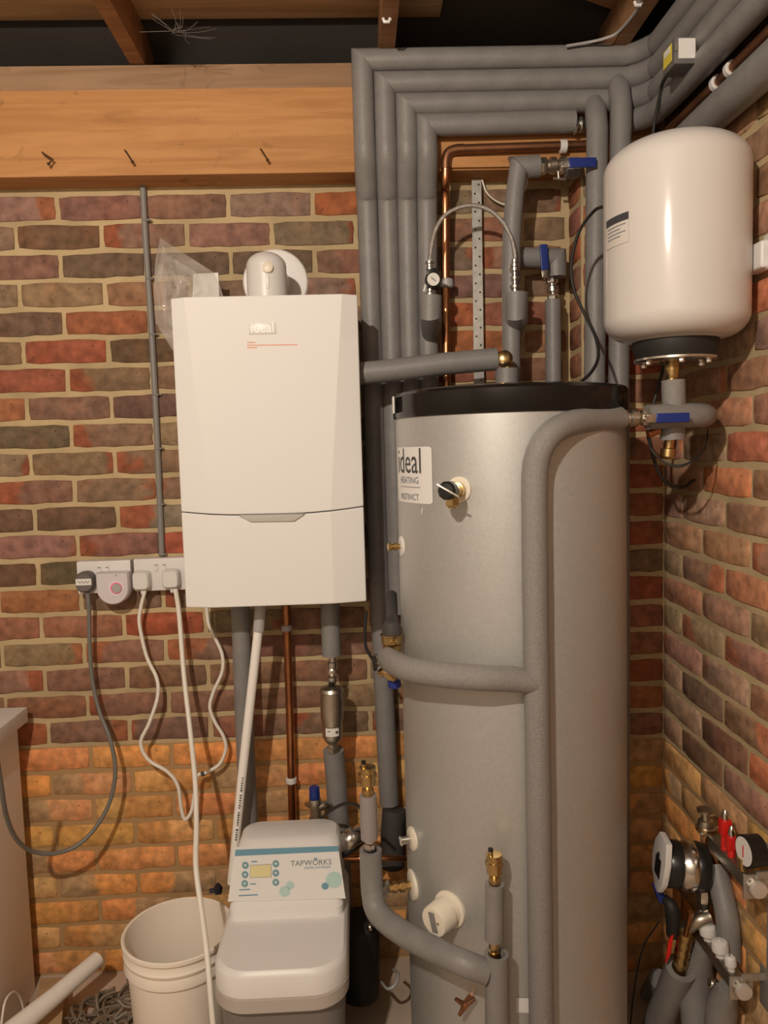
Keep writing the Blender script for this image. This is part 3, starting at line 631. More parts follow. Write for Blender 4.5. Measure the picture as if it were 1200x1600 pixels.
# lower left brass connection with foil
P = Vector((CC.x-CR*.97, CC.y-CR*.24, at(645, 1386, CC.y-.07).z)); n = Vector((-1, -.2, 0))
t = thing('brass_connection', 'brass compression fitting with disc between the cylinder and lower lagged bend', 'fitting', P)
b = MB(); b.lathe([(-.004, .033), (.003, .033), (.005, .03)], P, n, 32); b.done('disc', CREAM, t)
b = MB(); b.lathe([(.004, .009), (.018, .009), (.019, .013), (.030, .013), (.031, .009), (.036, .009), (.037, .0125), (.046, .0125), (.047, .009), (.055, .009)], P, n, 6); b.done('nuts', BRASS, t)
Q = P+n.normalized()*.055; b = MB(); b.loft([[Q+Vector((0, .012*math.cos(a), .02*math.sin(a))) for a in [k*math.pi/4 for k in range(8)]], [Q+Vector((-.014, .016*math.cos(a)-.004, .018*math.sin(a)-.003)) for a in [k*math.pi/4 for k in range(8)]], [Q+Vector((-.04, .006*math.cos(a)-.012, .004*math.sin(a)-.014)) for a in [k*math.pi/4 for k in range(8)]]]); b.done('foil_wrap', FOIL, t)

# immersion thermostat housing
P, n = port(703, 1420, .038)
t = thing('immersion_thermostat', 'round white thermostat cap with grey label low on the cylinder', 'thermostat', P-Vector((0, 0, .04)))
ax = (n+Vector((-.15, -.1, -.08))).normalized()
b = MB(); b.lathe([(.004, .031), (.010, .031), (.011, .0265), (.016, .0265), (.017, .0325), (.05, .0315), (.054, .0295), (.0545, .003)], P, ax, 40); b.done('housing', CREAM, t)
_, u, v = frame(ax); e1 = Vector((-.28, 0, 1)); e1 = (e1-ax*e1.dot(ax)).normalized(); e2 = ax.cross(e1)
b = MB(); b.obox(P+ax*.0552-e2*.000, e1*.021, e2*.0075, ax*.0006); b.done('grey_label', GREYB, t)
b = MB(); b.lathe([(.054, .003), (.0555, .003)], P+e2*.013*(1 if e2.x > 0 else -1), ax, 12); b.done('cap_screw', STEEL, t)
b = MB(); b.lathe([(0, .006), (.002, .006)], P+ax*.024+Vector((0, -.008, .0262)), Vector((0, -.3, 1)), 14); b.done('cable_hole', BLACK, t)
# small clamp tap low on the front
P = cyl(*atcyl(735, 1558)); n = (P-Vector((CC.x, CC.y, P.z))).normalized()
t = thing('drain_tap', 'small copper-coloured wing tap at the foot of the cylinder', 'tap', P)
b = MB(); b.lathe([(0, .007), (.03, .007), (.032, .004)], P, n, 14); b.done('spout', COPPER, t)
b = MB()
for a in (.6, 2.5, 4.2): b.tube([P+n*.026, P+n*.026+Vector((.024*math.cos(a), 0, .024*math.sin(a)))], [.006, .004], seg=8)
b.done('wings', COPPERD, t)

# rough foam sleeve down the front of the cylinder
Yp = CC.y-CR-.026; rp = R(20.3, at(836, 900, Yp))
V1 = at(965, 654, -.575); 
pts = [V1, at(925, 656, -.625), at(893, 661, -.662), at(864, 675, -.688), at(845, 700, -.697), at(836, 735, Yp), at(835, 800, Yp), at(836, 900, Yp), at(837.5, 1010, Yp), at(839, 1100, Yp), at(840.5, 1200, Yp), at(842, 1300, Yp), at(843.5, 1400, Yp), at(846, 1600, Yp), Vector((at(846, 1600, Yp).x+.002, Yp, .08))]
foam('rough grey lagged pipe bending down the front of the cylinder', [(pts, rp, dict(sub=6, hollow=.6, wob=.012))], m=FOAMS, seg=26)
J = at(838, 1067, Yp-.004)
pts = [at(606, 1028, -.50), at(616, 1036, -.56), at(640, 1046, -.625), at(690, 1054, -.675), at(750, 1059, Yp-.012), at(800, 1061, Yp-.008), J]
foam('rough grey lagged branch wrapping from the brass valve to the front pipe', [(pts, [rp*.95, rp*1.02, rp, rp, rp, rp*1.0, rp*.85], dict(sub=6, wob=.01))], m=FOAMS, seg=24)
# isolating valve right of the cylinder top
t = thing('ball_valve', 'nickel ball valve with long blue lever just below the white vessel', 'valve', at(990, 668, -.575))
A = at(965, 654, -.575); B_ = at(1016, 652, -.575); b = MB(); body(b, A, B_-A, (B_-A).length, R(14, A)); b.done('valve_body', STEEL, t)
lever(t, at(1012, 654, -.613), at(1076, 652, -.613)-at(1012, 654, -.613), (0, -1, 0), R(64, A), R(14.5, A))
VX = at(1054, 400, -.55).x; VY = -.555
P0 = at(1012, 652, -.575); r_ = R(19.5, P0)
foam('lagged pipe with a rounded bend behind the blue lever', [([P0, at(1050, 650, -.57), at(1082, 649, -.56), at(1097, 649, -.545), at(1103, 649, -.50), at(1100, 650, -.42)], [r_, r_, r_, r_*.98, r_*.9, r_*.8], dict(sub=5))])
b = MB(); b.tube([at(1052, 594, -.56), at(1053, 645, -.56)], R(18, P0), seg=22, smooth=False, hollow=.5); b.done('insulated_pipe', FOAMS, label='short lagged upright under the brass joint of the vessel', cat='pipe')
b = MB(); b.tube([at(1050, 655, -.55), at(1051, 687, -.55)], R(19, P0), seg=20, smooth=False); b.done('foam_collar', FOAM, label='short grey foam collar below the bend under the vessel', cat='foam collar')
t = thing('brass_fitting', 'tarnished brass fitting with copper nut under the blue lever', 'fitting', at(1040, 718, -.52))
b = MB(); b.lathe([(0, .010), (.006, .016), (.022, .016), (.024, .011), (.045, .011)], at(1043, 718, -.52), (.1, 0, 1), 10); b.done('fitting_body', BRASS, t)
b = MB(); b.tube([at(1012, 678, -.56), at(1030, 672, -.56)], .009, seg=14); b.done('copper_nut', COPPER, t)
b = MB(); 
for k in range(2):
    b.tube([at(1010, 672+k*3, -.5), at(1017, 700+k*2, -.53), at(1035, 720, -.54), at(1060, 727+k*3, -.55), at(1085, 718, -.55), at(1102, 700-k*3, -.52), at(1106, 672, -.47)], .0017, seg=8)
b.done('thin_cable', BLACKR, label='thin black cable looped below the bend under the vessel', cat='cable')
b = MB(); b.tube([at(1040, 560, -.42), at(1030, 600, -.42), at(1018, 640, -.42), at(1012, 668, -.42), at(1030, 740, -.4), at(1062, 762, -.38), at(1085, 750, -.36)], .004, seg=8); b.done('black_cable', BLACKR, label='black cable hanging behind the brass joint of the vessel', cat='cable')

# ------------------------------------------------------------------ expansion vessel
rv = .5*abs(at(1162, 400, VY).x-at(946, 400, VY).x)*.992
zt = at(1054, 203, VY-.05).z; zb = at(1054, 541, VY).z
t = thing('expansion_vessel', 'white enamel expansion vessel hung on the right wall above the cylinder', 'vessel', (VX, VY, zb-.03))
H = zt-zb; prof = [(0, rv*.50)]
for k in range(9): a = math.pi/2*k/8; prof.append((.012+.045*(1-math.cos(a)), rv*(.62+.38*math.sin(a))))
prof += [(H*.5, rv)]
for k in range(15): a = math.pi/2*k/14; prof.append((H-.062+.062*math.sin(a), rv*max(math.cos(a), .02)**.72))
b = MB(); b.lathe(prof, (VX, VY, zb), seg=72); b.done('tank', VESSEL, t, sharp=50)
b = MB(); b.lathe([(-.026, rv*.54), (-.022, rv*.56), (.006, rv*.60), (.014, rv*.60)], (VX, VY, zb), seg=48); b.done('rubber_flange', BLACKR, t)
b = MB(); b.lathe([(-.031, rv*.55), (-.029, rv*.575), (-.025, rv*.575), (-.024, rv*.55)], (VX, VY, zb), seg=48); b.done('flange_ring', CHROME, t)
for k in range(6):
    a = k*math.pi/3+.3; b = MB(); nut(b, Vector((VX+rv*.47*math.cos(a), VY+rv*.47*math.sin(a), zb-.039)), (0, 0, 1), .008, .006); b.done('flange_bolt', CHROME, t)
b = MB(); b.lathe([(-.065, .012), (-.05, .015), (-.034, .015), (-.03, .012)], (at(1050, 575, VY).x, VY, zb), (0, 0, 1), 12); b.lathe([(-.085, .010), (-.064, .010)], (at(1050, 575, VY).x, VY, zb)); b.done('brass_union', BRASS, t)
VC = Vector((VX, VY, 0))
def atv(x, y, r):
    d = ray(x, y); o = CAM-VC; a = d.x**2+d.y**2; bq = 2*(o.x*d.x+o.y*d.y); c = o.x**2+o.y**2-r*r
    tt = (-bq-math.sqrt(max(bq*bq-4*a*c, 0)))/(2*a); P = CAM+d*tt; return math.atan2(P.x-VX, -(P.y-VY)), P.z
def vp(phi, z, r): return Vector((VX+r*math.sin(phi), VY-r*math.cos(phi), z))
def vpatch(phi0, phi1, z0, z1, name, m, off, n=10):
    b = MB(); v_ = [b.bm.verts.new(vp(phi0+(phi1-phi0)*i/n, z, rv+off)) for z in (z0, z1) for i in range(n+1)]
    for i in range(n): b.bm.faces.new((v_[i], v_[i+1], v_[i+n+2], v_[i+n+1]))
    b.done(name, m, t)
p1, z1 = atv(983, 330, rv); p0, z0 = atv(949, 385, rv); _, z0 = atv(983, 374, rv)
vpatch(p0, p1, z0-.004, z1, 'paper_label', mat('label_paper', (.66, .61, .57), .6), .0012)
vpatch(p0, p1, z1-.014, z1, 'label_bar', INK, .002)
for k in range(4): vpatch(p0+.05, p1-.05-.1*(k % 2), z1-.021-.007*k, z1-.0195-.007*k, 'label_line', INKG, .002)
# wall bracket strap
b = MB(); A = at(1166, 404, VY+.0); 
t2 = thing('vessel_bracket', 'white clamp bracket holding the vessel to the right wall', 'bracket', (XR-.03, VY-.12, A.z-.03))
P = atX(1186, 402, XR-.022)
b = MB(); b.obox(Vector((XR-.018, P.y+.005, P.z)), (.016, 0, 0), (0, .036, 0), (0, 0, .026)); b.done('clamp_block', WHITEP, t2, bevel=.006, bseg=3)
b = MB(); b.obox(Vector((XR-.010, P.y-.055, P.z+.004)), (.012, 0, 0), (0, .042, 0), (0, 0, .033)); b.done('wall_plate', WHITEP, t2, bevel=.004)
b = MB(); b.obox(Vector((XR-.023, P.y-.047, P.z+.004)), (.003, 0, 0), (0, .008, 0), (0, 0, .013)); b.done('slot', BLACK, t2, bevel=.002)
b = MB(); b.tube([at(945, 322, -.48), at(928, 330, -.40), at(905, 362, -.36), at(893, 410, -.34), at(896, 450, -.34), at(912, 488, -.35), at(930, 525, -.38), at(935, 556, -.42), at(925, 580, -.48), at(906, 598, -.52)], .0036, seg=10); b.done('black_cable', BLACKR, label='black cable curving from behind the vessel to the cylinder rim', cat='cable')

# ------------------------------------------------------------------ boiler
YB = -.29
TL, TR, BL, BR = at(262, 464, YB), at(557, 459, YB), at(290, 951, YB), at(574, 942, YB)
X0 = (TL.x+BL.x)/2; X1 = (TR.x+BR.x)/2; Z1 = (TL.z+TR.z)/2; Z0 = (BL.z+BR.z)/2
t = thing('wall_boiler', 'white wall-hung gas boiler with faceted front on the brick wall', 'boiler', ((X0+X1)/2, YB/2, Z0)); BOI = t
b = MB(); b.box((X0+.006, YB+.05, Z0+.006), (X1-.006, -.001, Z1-.004)); b.done('casing', WHITE, t, bevel=.004)
W_ = X1-X0; ZS = Z0+(951-797)/(951-464)*(Z1-Z0)
def front(name, z0f, z1f, cl, cr, gap=0):
    b = MB(); us = [0, .5, 1]; fr = []; nrow = 5
    for j in range(nrow+1):
        s_ = j/nrow; row = []
        def col(): 
            pass
        zc = None
        L = []
        for seg_ in range(3):
            for q in ((0, .5) if seg_ != 1 else [i/8 for i in range(8)]): L.append((seg_, q))
        L.append((2, 1.0))
        for sg, q in L:
            uu = None
            for it in range(1):
                pass
            zt_ = z1f; zb_ = z0f
            # crease position depends on height
            def crease(z): f = (z-ZS)/(Z1-ZS) if z > ZS else 0; return cl[0]*(1-f)+cl[1]*f, cr[0]*(1-f)+cr[1]*f
            zz = zb_(.5)+(zt_(.5)-zb_(.5))*s_; a, c = crease(zz)
            u = (0, a, c)[sg]+((a, c, 1)[sg]-(0, a, c)[sg])*q
            z = zb_(u)+(zt_(u)-zb_(u))*s_
            y = YB + (.017*(1-u/a) if u < a else (.017*(u-c)/(1-c) if u > c else 0))
            row.append(Vector((X0+W_*u, y, z)))
        fr.append(row)
    F = [[b.bm.verts.new(p) for p in r_] for r_ in fr]; K = [[b.bm.verts.new(Vector((p.x, YB+.055, p.z))) for p in r_] for r_ in fr]
    nc = len(F[0])
    for j in range(nrow):
        for i in range(nc-1):
            b.bm.faces.new((F[j][i], F[j][i+1], F[j+1][i+1], F[j+1][i])); b.bm.faces.new((K[j][i], K[j+1][i], K[j+1][i+1], K[j][i+1]))
        b.bm.faces.new((F[j][0], F[j+1][0], K[j+1][0], K[j][0])); b.bm.faces.new((F[j][-1], K[j][-1], K[j+1][-1], F[j+1][-1]))
    for i in range(nc-1):
        b.bm.faces.new((F[0][i], K[0][i], K[0][i+1], F[0][i+1])); b.bm.faces.new((F[-1][i], F[-1][i+1], K[-1][i+1], K[-1][i]))
    return b.done(name, WHITE, BOI, bevel=.0035, bseg=3, sharp=3)
sag = lambda u: ZS-.012*(1-(2*u-1)**2)
front('upper_panel', lambda u: sag(u)+.0012, lambda u: Z1, (.165, .078), (.82, .918))
front('lower_panel', lambda u: Z0, lambda u: sag(u)-.0012, (.165, .078), (.82, .918))
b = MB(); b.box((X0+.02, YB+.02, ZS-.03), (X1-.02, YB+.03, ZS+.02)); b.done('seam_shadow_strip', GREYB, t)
n = Vector((0, -1, 0)); PB = Vector((0, YB, 0))
b = MB(); P_ = [onplane(x, y, PB, n) for x, y in ((373, 805), (476, 803), (460, 814), (392, 815))]; b.prism([p+Vector((0, -.006, 0)) for p in P_], (0, .008, 0)); b.done('grip_handle', mat('grip_grey', (.50, .48, .45), .4), t, bevel=.0015)
b = MB(); P_ = [onplane(x, y, PB, n) for x, y in ((372, 803), (477, 801), (474, 805.5), (376, 807.5))]; b.prism([p+Vector((0, -.003, 0)) for p in P_], (0, .004, 0)); b.done('grip_recess', GREYB, t)
b = MB(); P_ = [onplane(x, y, PB, n) for x, y in ((388, 506), (431, 505), (432, 522), (389, 523))]; b.prism([p+Vector((0, -.0018, 0)) for p in P_], (0, .002, 0)); b.done('badge', mat('badge_grey', (.66, .64, .60), .35), t, bevel=.0008)
plane_text('ideal', (393, 520), (428, 519), PB, n, 'badge_text', mat('badge_white', (.93, .92, .9), .4), t, off=.0028, stretch=1.15)
for x0, y0, x1 in ((386, 534.5, 399), (386, 538.8, 465), (386, 542.5, 402)):
    decal([(x0, y0), (x1, y0-(x1-x0)*.012), (x1, y0+1.4-(x1-x0)*.012), (x0, y0+1.4)], PB, n, 'notice_line', REDI, t)
# flue
t = thing('flue_elbow', 'white domed flue elbow on top of the boiler with round wall plate', 'flue', (at(418, 458, -.13).x, -.13, Z1-.01))
P = at(430, 440, -.012); b = MB(); b.lathe([(0, R(51, P)), (.003, R(51, P)), (.007, R(49, P)), (.008, R(40, P))], Vector((P.x, -.001, P.z)), (0, -1, 0), 48); b.done('wall_plate', WHITEP, t)
P = at(417, 440, -.15); rf = R(31, P); zt_ = at(417, 394, -.15).z
prof = [(0, rf*1.06), (.012, rf*1.06), (.013, rf)]; hz = zt_-(Z1-.01)
for k in range(9): a = math.pi/2*k/8; prof.append((hz-rf*.75+rf*.75*math.sin(a), max(rf*math.cos(a), .001)))
b = MB(); b.lathe(prof, (P.x, -.15, Z1-.01), seg=40); b.done('turret', WHITEP, t)
b = MB(); b.tube([(P.x, -.15, zt_-rf*1.15), (P.x, -.005, zt_-rf*1.15)], rf*.98, seg=32); b.done('flue_pipe', WHITEP, t)
P = at(418, 418, -.15-rf); b = MB(); b.lathe([(-.01, .0145), (.006, .0135), (.008, .010), (.0085, .002)], P+Vector((0, .002, 0)), (0, -1, .12), 24); b.done('test_plug', CREAM, t)
b = MB(); P = at(418, 440, -.15-rf); b.obox(P+Vector((0, .001, 0)), (.0035, 0, 0), (0, .002, 0), (0, 0, .016)); b.done('clip_rib', WHITEP, t, bevel=.001)
# clear bag with paper
BAGM = bpy.data.materials.new('clear_polythene'); BAGM.use_nodes = True; nt = BAGM.node_tree; bs = nt.nodes['Principled BSDF']
bs.inputs['Base Color'].default_value = (.70, .66, .62, 1); bs.inputs['Roughness'].default_value = .12; bs.inputs['Alpha'].default_value = .3; bs.inputs['Coat Weight'].default_value = .6
n_ = nt.nodes.new('ShaderNodeTexNoise'); n_.inputs['Scale'].default_value = 10; n_.inputs['Distortion'].default_value = 1.5; bp = nt.nodes.new('ShaderNodeBump'); bp.inputs['Strength'].default_value = .8; bp.inputs['Distance'].default_value = .01
tc = nt.nodes.new('ShaderNodeTexCoord'); nt.links.new(tc.outputs['Object'], n_.inputs['Vector']); nt.links.new(n_.outputs[0], bp.inputs['Height'])
ma = nt.nodes.new('ShaderNodeMapRange'); ma.inputs[1].default_value = .4; ma.inputs[2].default_value = .66; ma.inputs[3].default_value = .22; ma.inputs[4].default_value = .55; nt.links.new(n_.outputs[0], ma.inputs[0]); nt.links.new(ma.outputs[0], bs.inputs['Alpha']); nt.links.new(bp.outputs[0], bs.inputs['Normal'])
t = thing('plastic_bag', 'crumpled clear plastic bag tucked behind the boiler top left corner', 'bag', at(290, 462, -.12))
def bagsheet(Yo, sgn):
    b = MB(); out = [(250, 371), (268, 383), (300, 404), (334, 426), (341, 440), (350, 466), (330, 520), (270, 548), (243, 505), (240, 450), (243, 405)]
    ctr = (282, 452); rings = []
    for k, s_ in enumerate((1, .85, .7, .52, .35, .15)):
        bulge = sgn*(.0, .018, .028, .038, .045, .05)[k]
        rings.append([b.bm.verts.new(at(ctr[0]+(x-ctr[0])*s_, ctr[1]+(y-ctr[1])*s_, Yo+bulge+random.uniform(-.013, .013)*(k > 0))) for x, y in out])
    for a, c in zip(rings, rings[1:]): b._bridge(a, c)
    b.bm.faces.new(rings[-1]); return b
b = bagsheet(-.11, -1); b.done('front_film', BAGM, t, sharp=20); b = bagsheet(-.11, .8); b.done('back_film', BAGM, t, sharp=20)
b = MB(); b.prism([at(302, 428, -.11), at(341, 426, -.11), at(343, 480, -.11), at(300, 480, -.11)], (0, .006, 0)); b.done('folded_paper', SHEET, t, flat=True)
b = MB(); b.ball(at(275, 399, -.125), .0035, 10); b.done('press_stud', CHROME, t)

# ------------------------------------------------------------------ conduit, sockets, leads
t = thing('cable_conduit', 'thin grey conduit running down the brick to the right-hand socket', 'conduit', at(253, 868, -.01))
YD = -.010; b = MB(); b.tube([at(x, y, YD) for x, y in ((223, 288), (228, 380), (234, 470), (241, 590), (247, 720), (253, 868))], R(4.8, at(240, 600, YD)), seg=12, sub=3); b.done('tube', GREYB, t)
for x, y in ((229.5, 345), (235.5, 436), (240, 523), (244.5, 617), (248.5, 701), (251.5, 788), (253.5, 866)):
    P = at(x, y, YD); b = MB(); b.tube([P+Vector((-.010, .006, 0)), P+Vector((-.006, -.007, 0)), P+Vector((.006, -.007, 0)), P+Vector((.010, .006, 0))], .003, seg=6, smooth=False); b.done('saddle_clip', GREYB, t)
    b = MB(); b.ball(P+Vector((.011, -.001, 0)), .0026, 8); b.done('pin', CHROME, t)
def socket(px, lab):
    Yq = -.042; A = at(px[0], px[1], Yq); B_ = at(px[2], px[3], Yq)
    t = thing('double_socket', lab, 'socket', ((A.x+B_.x)/2, -.02, B_.z))
    b = MB(); b.box((A.x+.001, -.032, B_.z), (B_.x-.001, 0, A.z)); b.done('back_box', WHITEP, t, bevel=.002)
    b = MB(); b.box((A.x, Yq, B_.z-.0005), (B_.x, -.033, A.z+.0005)); b.done('face_plate', WHITEP, t, bevel=.003)
    c = (A.x+B_.x)/2
    for s_ in (-.011, .011):
        b = MB(); b.box((c+s_-.005, Yq-.004, A.z-.034), (c+s_+.005, Yq+.001, A.z-.014)); b.done('rocker_switch', WHITEP, t, bevel=.001)
        b = MB(); b.box((c+s_-.004, Yq-.0046, A.z-.0185), (c+s_+.004, Yq-.0035, A.z-.016)); b.done('switch_mark', GREYB, t)
    return t, A, B_
socket((119, 878, 206, 925), 'white double socket holding the grey plug and timer')
socket((208, 874, 294, 921), 'white double socket half hidden by the boiler')
def plug(x, y, wpx, hpx, lab, m, roundp=False, tagm=None):
    P = at(x, y, -.046); t = thing('plug', lab, 'plug', P)
    wq = R(wpx/2, P); hq = R(hpx/2, P); prof = []
    sh = []
    for k in range(24):
        a = 2*math.pi*k/24; ex = .45 if not roundp else .8
        sh.append((math.copysign(abs(math.cos(a))**ex, math.cos(a))*wq, math.copysign(abs(math.sin(a))**ex, math.sin(a))*hq))
    b = MB(); b.loft([[P+Vector((x_*s_, yy, z_*s_)) for x_, z_ in sh] for yy, s_ in ((.003, 1), (-.014, 1.0), (-.022, .93), (-.026, .8))]); b.done('plug_body', m, t)
    b = MB(); b.tube([P+Vector((0, -.010, -hq*.8)), P+Vector((0, -.010, -hq-.012))], [.006, .004], seg=10); b.done('cord_grip', m, t)
    if tagm:
        b = MB(); b.obox(P+Vector((0, -.0265, .002)), (wq*.82, 0, 0), (0, .0006, 0), (0, 0, hq*.30)); b.done('paper_tag', SHEET, t)
        b = MB(); pp = [P+Vector((wq*(-.65+.13*k), -.0275, .002+.0035*math.sin(k*2.1)*(1 if k % 3 else .3))) for k in range(11)]; b.tube(pp, .0006, seg=5, sub=3); b.done('handwriting', INK, t)
    return P
pg = plug(136, 908, 29, 33, 'dark grey round plug with a handwritten white tag', mat('plug_grey', (.13, .115, .11), .5), True, True)
p2 = plug(223, 906, 27, 30, 'white plug beside the timer, in the half-hidden socket', WHITEP)
p3 = plug(269, 903, 27, 30, 'white plug next to the boiler edge', WHITEP)
P = at(181, 908, -.046); t = thing('plug_timer', 'pale plug-in timer with a round dial glowing pink at its edge', 'timer', P)
wq = R(25, P); A0 = at(181, 892, -.046).z; c0 = at(181, 917, -.046).z
def sil(s_, y): return [Vector((P.x-wq*s_, y, A0+(0 if s_ == 1 else -.002))), Vector((P.x-wq*s_, y, c0))]+[Vector((P.x-wq*s_*math.cos(a), y, c0-wq*s_*math.sin(a))) for a in [math.pi*k/14 for k in range(1, 14)]]+[Vector((P.x+wq*s_, y, c0)), Vector((P.x+wq*s_, y, A0+(0 if s_ == 1 else -.002)))]
b = MB(); b.loft([sil(1, -.043), sil(1, -.074), sil(.92, -.079)]); b.done('timer_body', mat('timer_lilac', (.62, .58, .60), .4), t)
Q = at(182, 919, -.080); b = MB(); b.lathe([(0, .0155), (.002, .0155)], Q, (0, -1, 0), 28); b.done('light_ring', RING, t)
b = MB(); b.lathe([(0, .0205), (.0012, .0205), (.0013, .016)], Q+Vector((0, .0005, 0)), (0, -1, 0), 28); b.done('dial_groove', WHITEP, t)
b = MB(); b.lathe([(.001, .0135), (.004, .0135), (.005, .0125), (.0051, .002)], Q+Vector((.001, 0, 0)), (0, -1, 0), 28); b.done('button', mat('button_grey', (.38, .36, .35), .4), t)
b = MB(); b.obox(at(181, 899, -.0795), (.0012, 0, 0), (0, .0005, 0), (0, 0, .002)); b.done('arrow_mark', GREYB, t)

def lead(name, lab, pts, r, m, cat='cable'):
    b = MB(); b.tube(pts, r, seg=10); return b.done(name, m, label=lab, cat=cat)
lead('power_lead', 'grey power lead looping from the tagged plug to the cabinet', [at(x, y, Y) for x, y, Y in ((137, 926, -.056), (139, 950, -.056), (140, 1000, -.05), (144, 1060, -.05), (155, 1110, -.06), (172, 1155, -.08), (180, 1200, -.09), (174, 1245, -.1), (155, 1285, -.12), (125, 1318, -.15), (88, 1333, -.18), (50, 1330, -.22), (25, 1310, -.28), (10, 1275, -.34), (3, 1235, -.4), (-4, 1190, -.45))], R(3.2, at(140, 1000, -.05)), WIREG)
lead('power_lead', 'white lead waving from the left white plug up behind the boiler', [at(x, y, Y) for x, y, Y in ((227, 921, -.056), (220, 950, -.05), (218, 975, -.05), (229, 1025, -.05), (245, 1060, -.06), (246, 1090, -.07), (233, 1130, -.08), (220, 1160, -.08), (232, 1187, -.08), (262, 1206, -.08), (278, 1228, -.08), (283, 1262, -.08), (289, 1280, -.08), (299, 1268, -.08), (304, 1240, -.07), (308, 1213, -.06), (322, 1207, -.05), (343, 1194, -.05), (353, 1170, -.05), (349, 1150, -.05), (336, 1128, -.05), (328, 1105, -.05), (334, 1080, -.05), (347, 1050, -.05), (347, 1022, -.05), (333, 990, -.05), (325, 970, -.05), (322, 930, -.06))], R(2.9, at(240, 1050, -.05)), WIREW)
b = MB(); b.lathe([(-.004, .0065), (.004, .0065)], at(317, 1209, -.055), (1, 0, .3), 12); b.done('cable_tie', INK, label='small dark cable tie on the waving white lead', cat='cable tie')
lead('power_lead', 'white lead falling straight past the bucket from the right plug', [at(x, y, Y) for x, y, Y in ((274, 919, -.056), (280, 960, -.06), (287, 1050, -.1), (297, 1140, -.16), (305, 1220, -.24), (307, 1290, -.31), (306, 1350, -.38), (313, 1410, -.43), (321, 1470, -.47), (328, 1540, -.52), (335, 1625, -.56))], R(4.1, at(300, 1200, -.25)), WIREW)

# ------------------------------------------------------------------ pipes below the boiler
foam('dark grey lagged pipe below the boiler left side, behind the white waste pipe', [([at(375, 930, -.1), at(379, 1050, -.1), at(384, 1180, -.1), at(391, 1330, -.1), at(396, 1440, -.1)], R(14.5, at(380, 1100, -.1)), dict(sub=3))])
t = thing('waste_pipe', 'slanting white plastic waste pipe with printed text below the boiler', 'pipe', at(369, 1330, -.2))
YW = -.19; b = MB(); b.tube([at(408, 940, YW), at(403, 990, YW), at(378, 1215, YW), at(362, 1380, YW)], R(7.2, at(380, 1200, YW)), seg=16, smooth=False); b.done('pipe', PVC, t)
b = MB(); b.tube([at(408, 940, YW), at(404, 986, YW)], R(9, at(400, 960, YW)), seg=16, smooth=False, hollow=.8); b.done('socket', GREYP, t)
A = at(379, 1216, YW-.0135); B_ = at(368, 1316, YW-.0135)
b = MB()
for k in range(26):
    if k % 7 == 6: continue
    P = A.lerp(B_, k/26); hgt = random.uniform(.0015, .0028); b.obox(P, (hgt, 0, 0), (0, .0004, 0), (0, 0, random.uniform(.0008, .0022)))
b.done('printed_marks', INK, t, kind='stuff')
t = thing('copper_pipe', 'bare copper pipe with two clips dropping from the boiler', 'pipe', at(458, 1300, -.04))
b = MB(); b.tube([at(447, 930, -.04), at(449, 1000, -.04), at(453, 1120, -.04), at(457, 1290, -.04), at(461, 1400, -.04)], .0112, seg=16, sub=3); b.done('pipe', COPPER, t)
for x, y, m, l in ((448, 981, GREYP, 'grey pipe clip on the copper just under the boiler'), (455, 1219, WHITEP, 'white pipe clip on the copper above the water softener')):
    P = at(x, y, -.04); b = MB(); b.lathe([(-.0085, .0135), (-.006, .0155), (.006, .0155), (.0085, .0135)], P, seg=16); b.box(P+Vector((-.006, 0, -.006)), P+Vector((.006, .04, .006))); b.done('pipe_clip', m, label=l, cat='clip')
YF = -.12
foam('dark lagged pipe above the nickel filter', [([at(515, 930, YF), at(518, 1024, YF)], R(15, at(516, 1000, YF)), dict(hollow=.6))])
t = thing('magnetic_filter', 'nickel cylindrical filter with white label under the boiler', 'filter', at(520, 1172, YF))
A = at(520, 1022, YF); q = R(1, A)
b = MB(); b.lathe([(0, 6*q), (.02, 6*q), (.022, 8*q), (.04, 8*q), (.042, 5*q), (.06, 5*q), (.062, 8*q), (.075, 8*q), (.078, 6*q), (.09, 6*q)], A, at(519, 1072, YF)-A, 12); b.done('top_valve', CHROME, t)
b = MB(); P = at(519, 1050, YF-.02); b.lathe([(0, .009), (.004, .009), (.006, .005)], P, (0, -1, 0), 14); b.done('valve_screw', CHROME, t)
A = at(518, 1072, YF-.02); ax = at(520, 1162, YF-.02)-A; L = ax.length
b = MB(); b.lathe([(0, 10*q), (L*.03, 17*q), (L*.08, 19*q), (L*.12, 17.5*q), (L*.25, 18*q), (L*.55, 18*q), (L*.6, 16.5*q), (L*.88, 15.5*q), (L*.96, 11*q), (L, 7*q)], A, ax, 36); b.done('canister', STEEL, t)
b = MB(); b.lathe([(-.012, .006), (-.002, .007), (0, .010)], A, ax, 12); b.done('top_plug', BLACK, t)
Pn = Vector((0, YF-.02-16.5*q, 0))
b = MB(); ph = [-.62+1.25*k/8 for k in range(9)]; c_ = A+ax*.74; r_ = 16.6*q+.0012
v_ = [b.bm.verts.new(Vector((c_.x+r_*math.sin(a), c_.y-r_*math.cos(a), c_.z+dz))) for dz in (-.011, .011) for a in ph]
for i in range(8): b.bm.faces.new((v_[i], v_[i+1], v_[i+10], v_[i+9]))
b.done('white_label', SHEET, t)
b = MB(); r2 = r_+.0008
for i in range(4):
    for j in range(4):
        if (i*3+j*5) % 3: b.obox(Vector((c_.x+r2*math.sin(.34+.06*i), c_.y-r2*math.cos(.34+.06*i), c_.z-.005+.0035*j)), (.0009, 0, 0), (0, .0003, 0), (0, 0, .0013))
b.obox(Vector((c_.x-.008, c_.y-r2*.99, c_.z+.004)), (.004, .001, 0), (0, .0003, 0), (0, 0, .0008)); b.done('label_print', INK, t, kind='stuff')
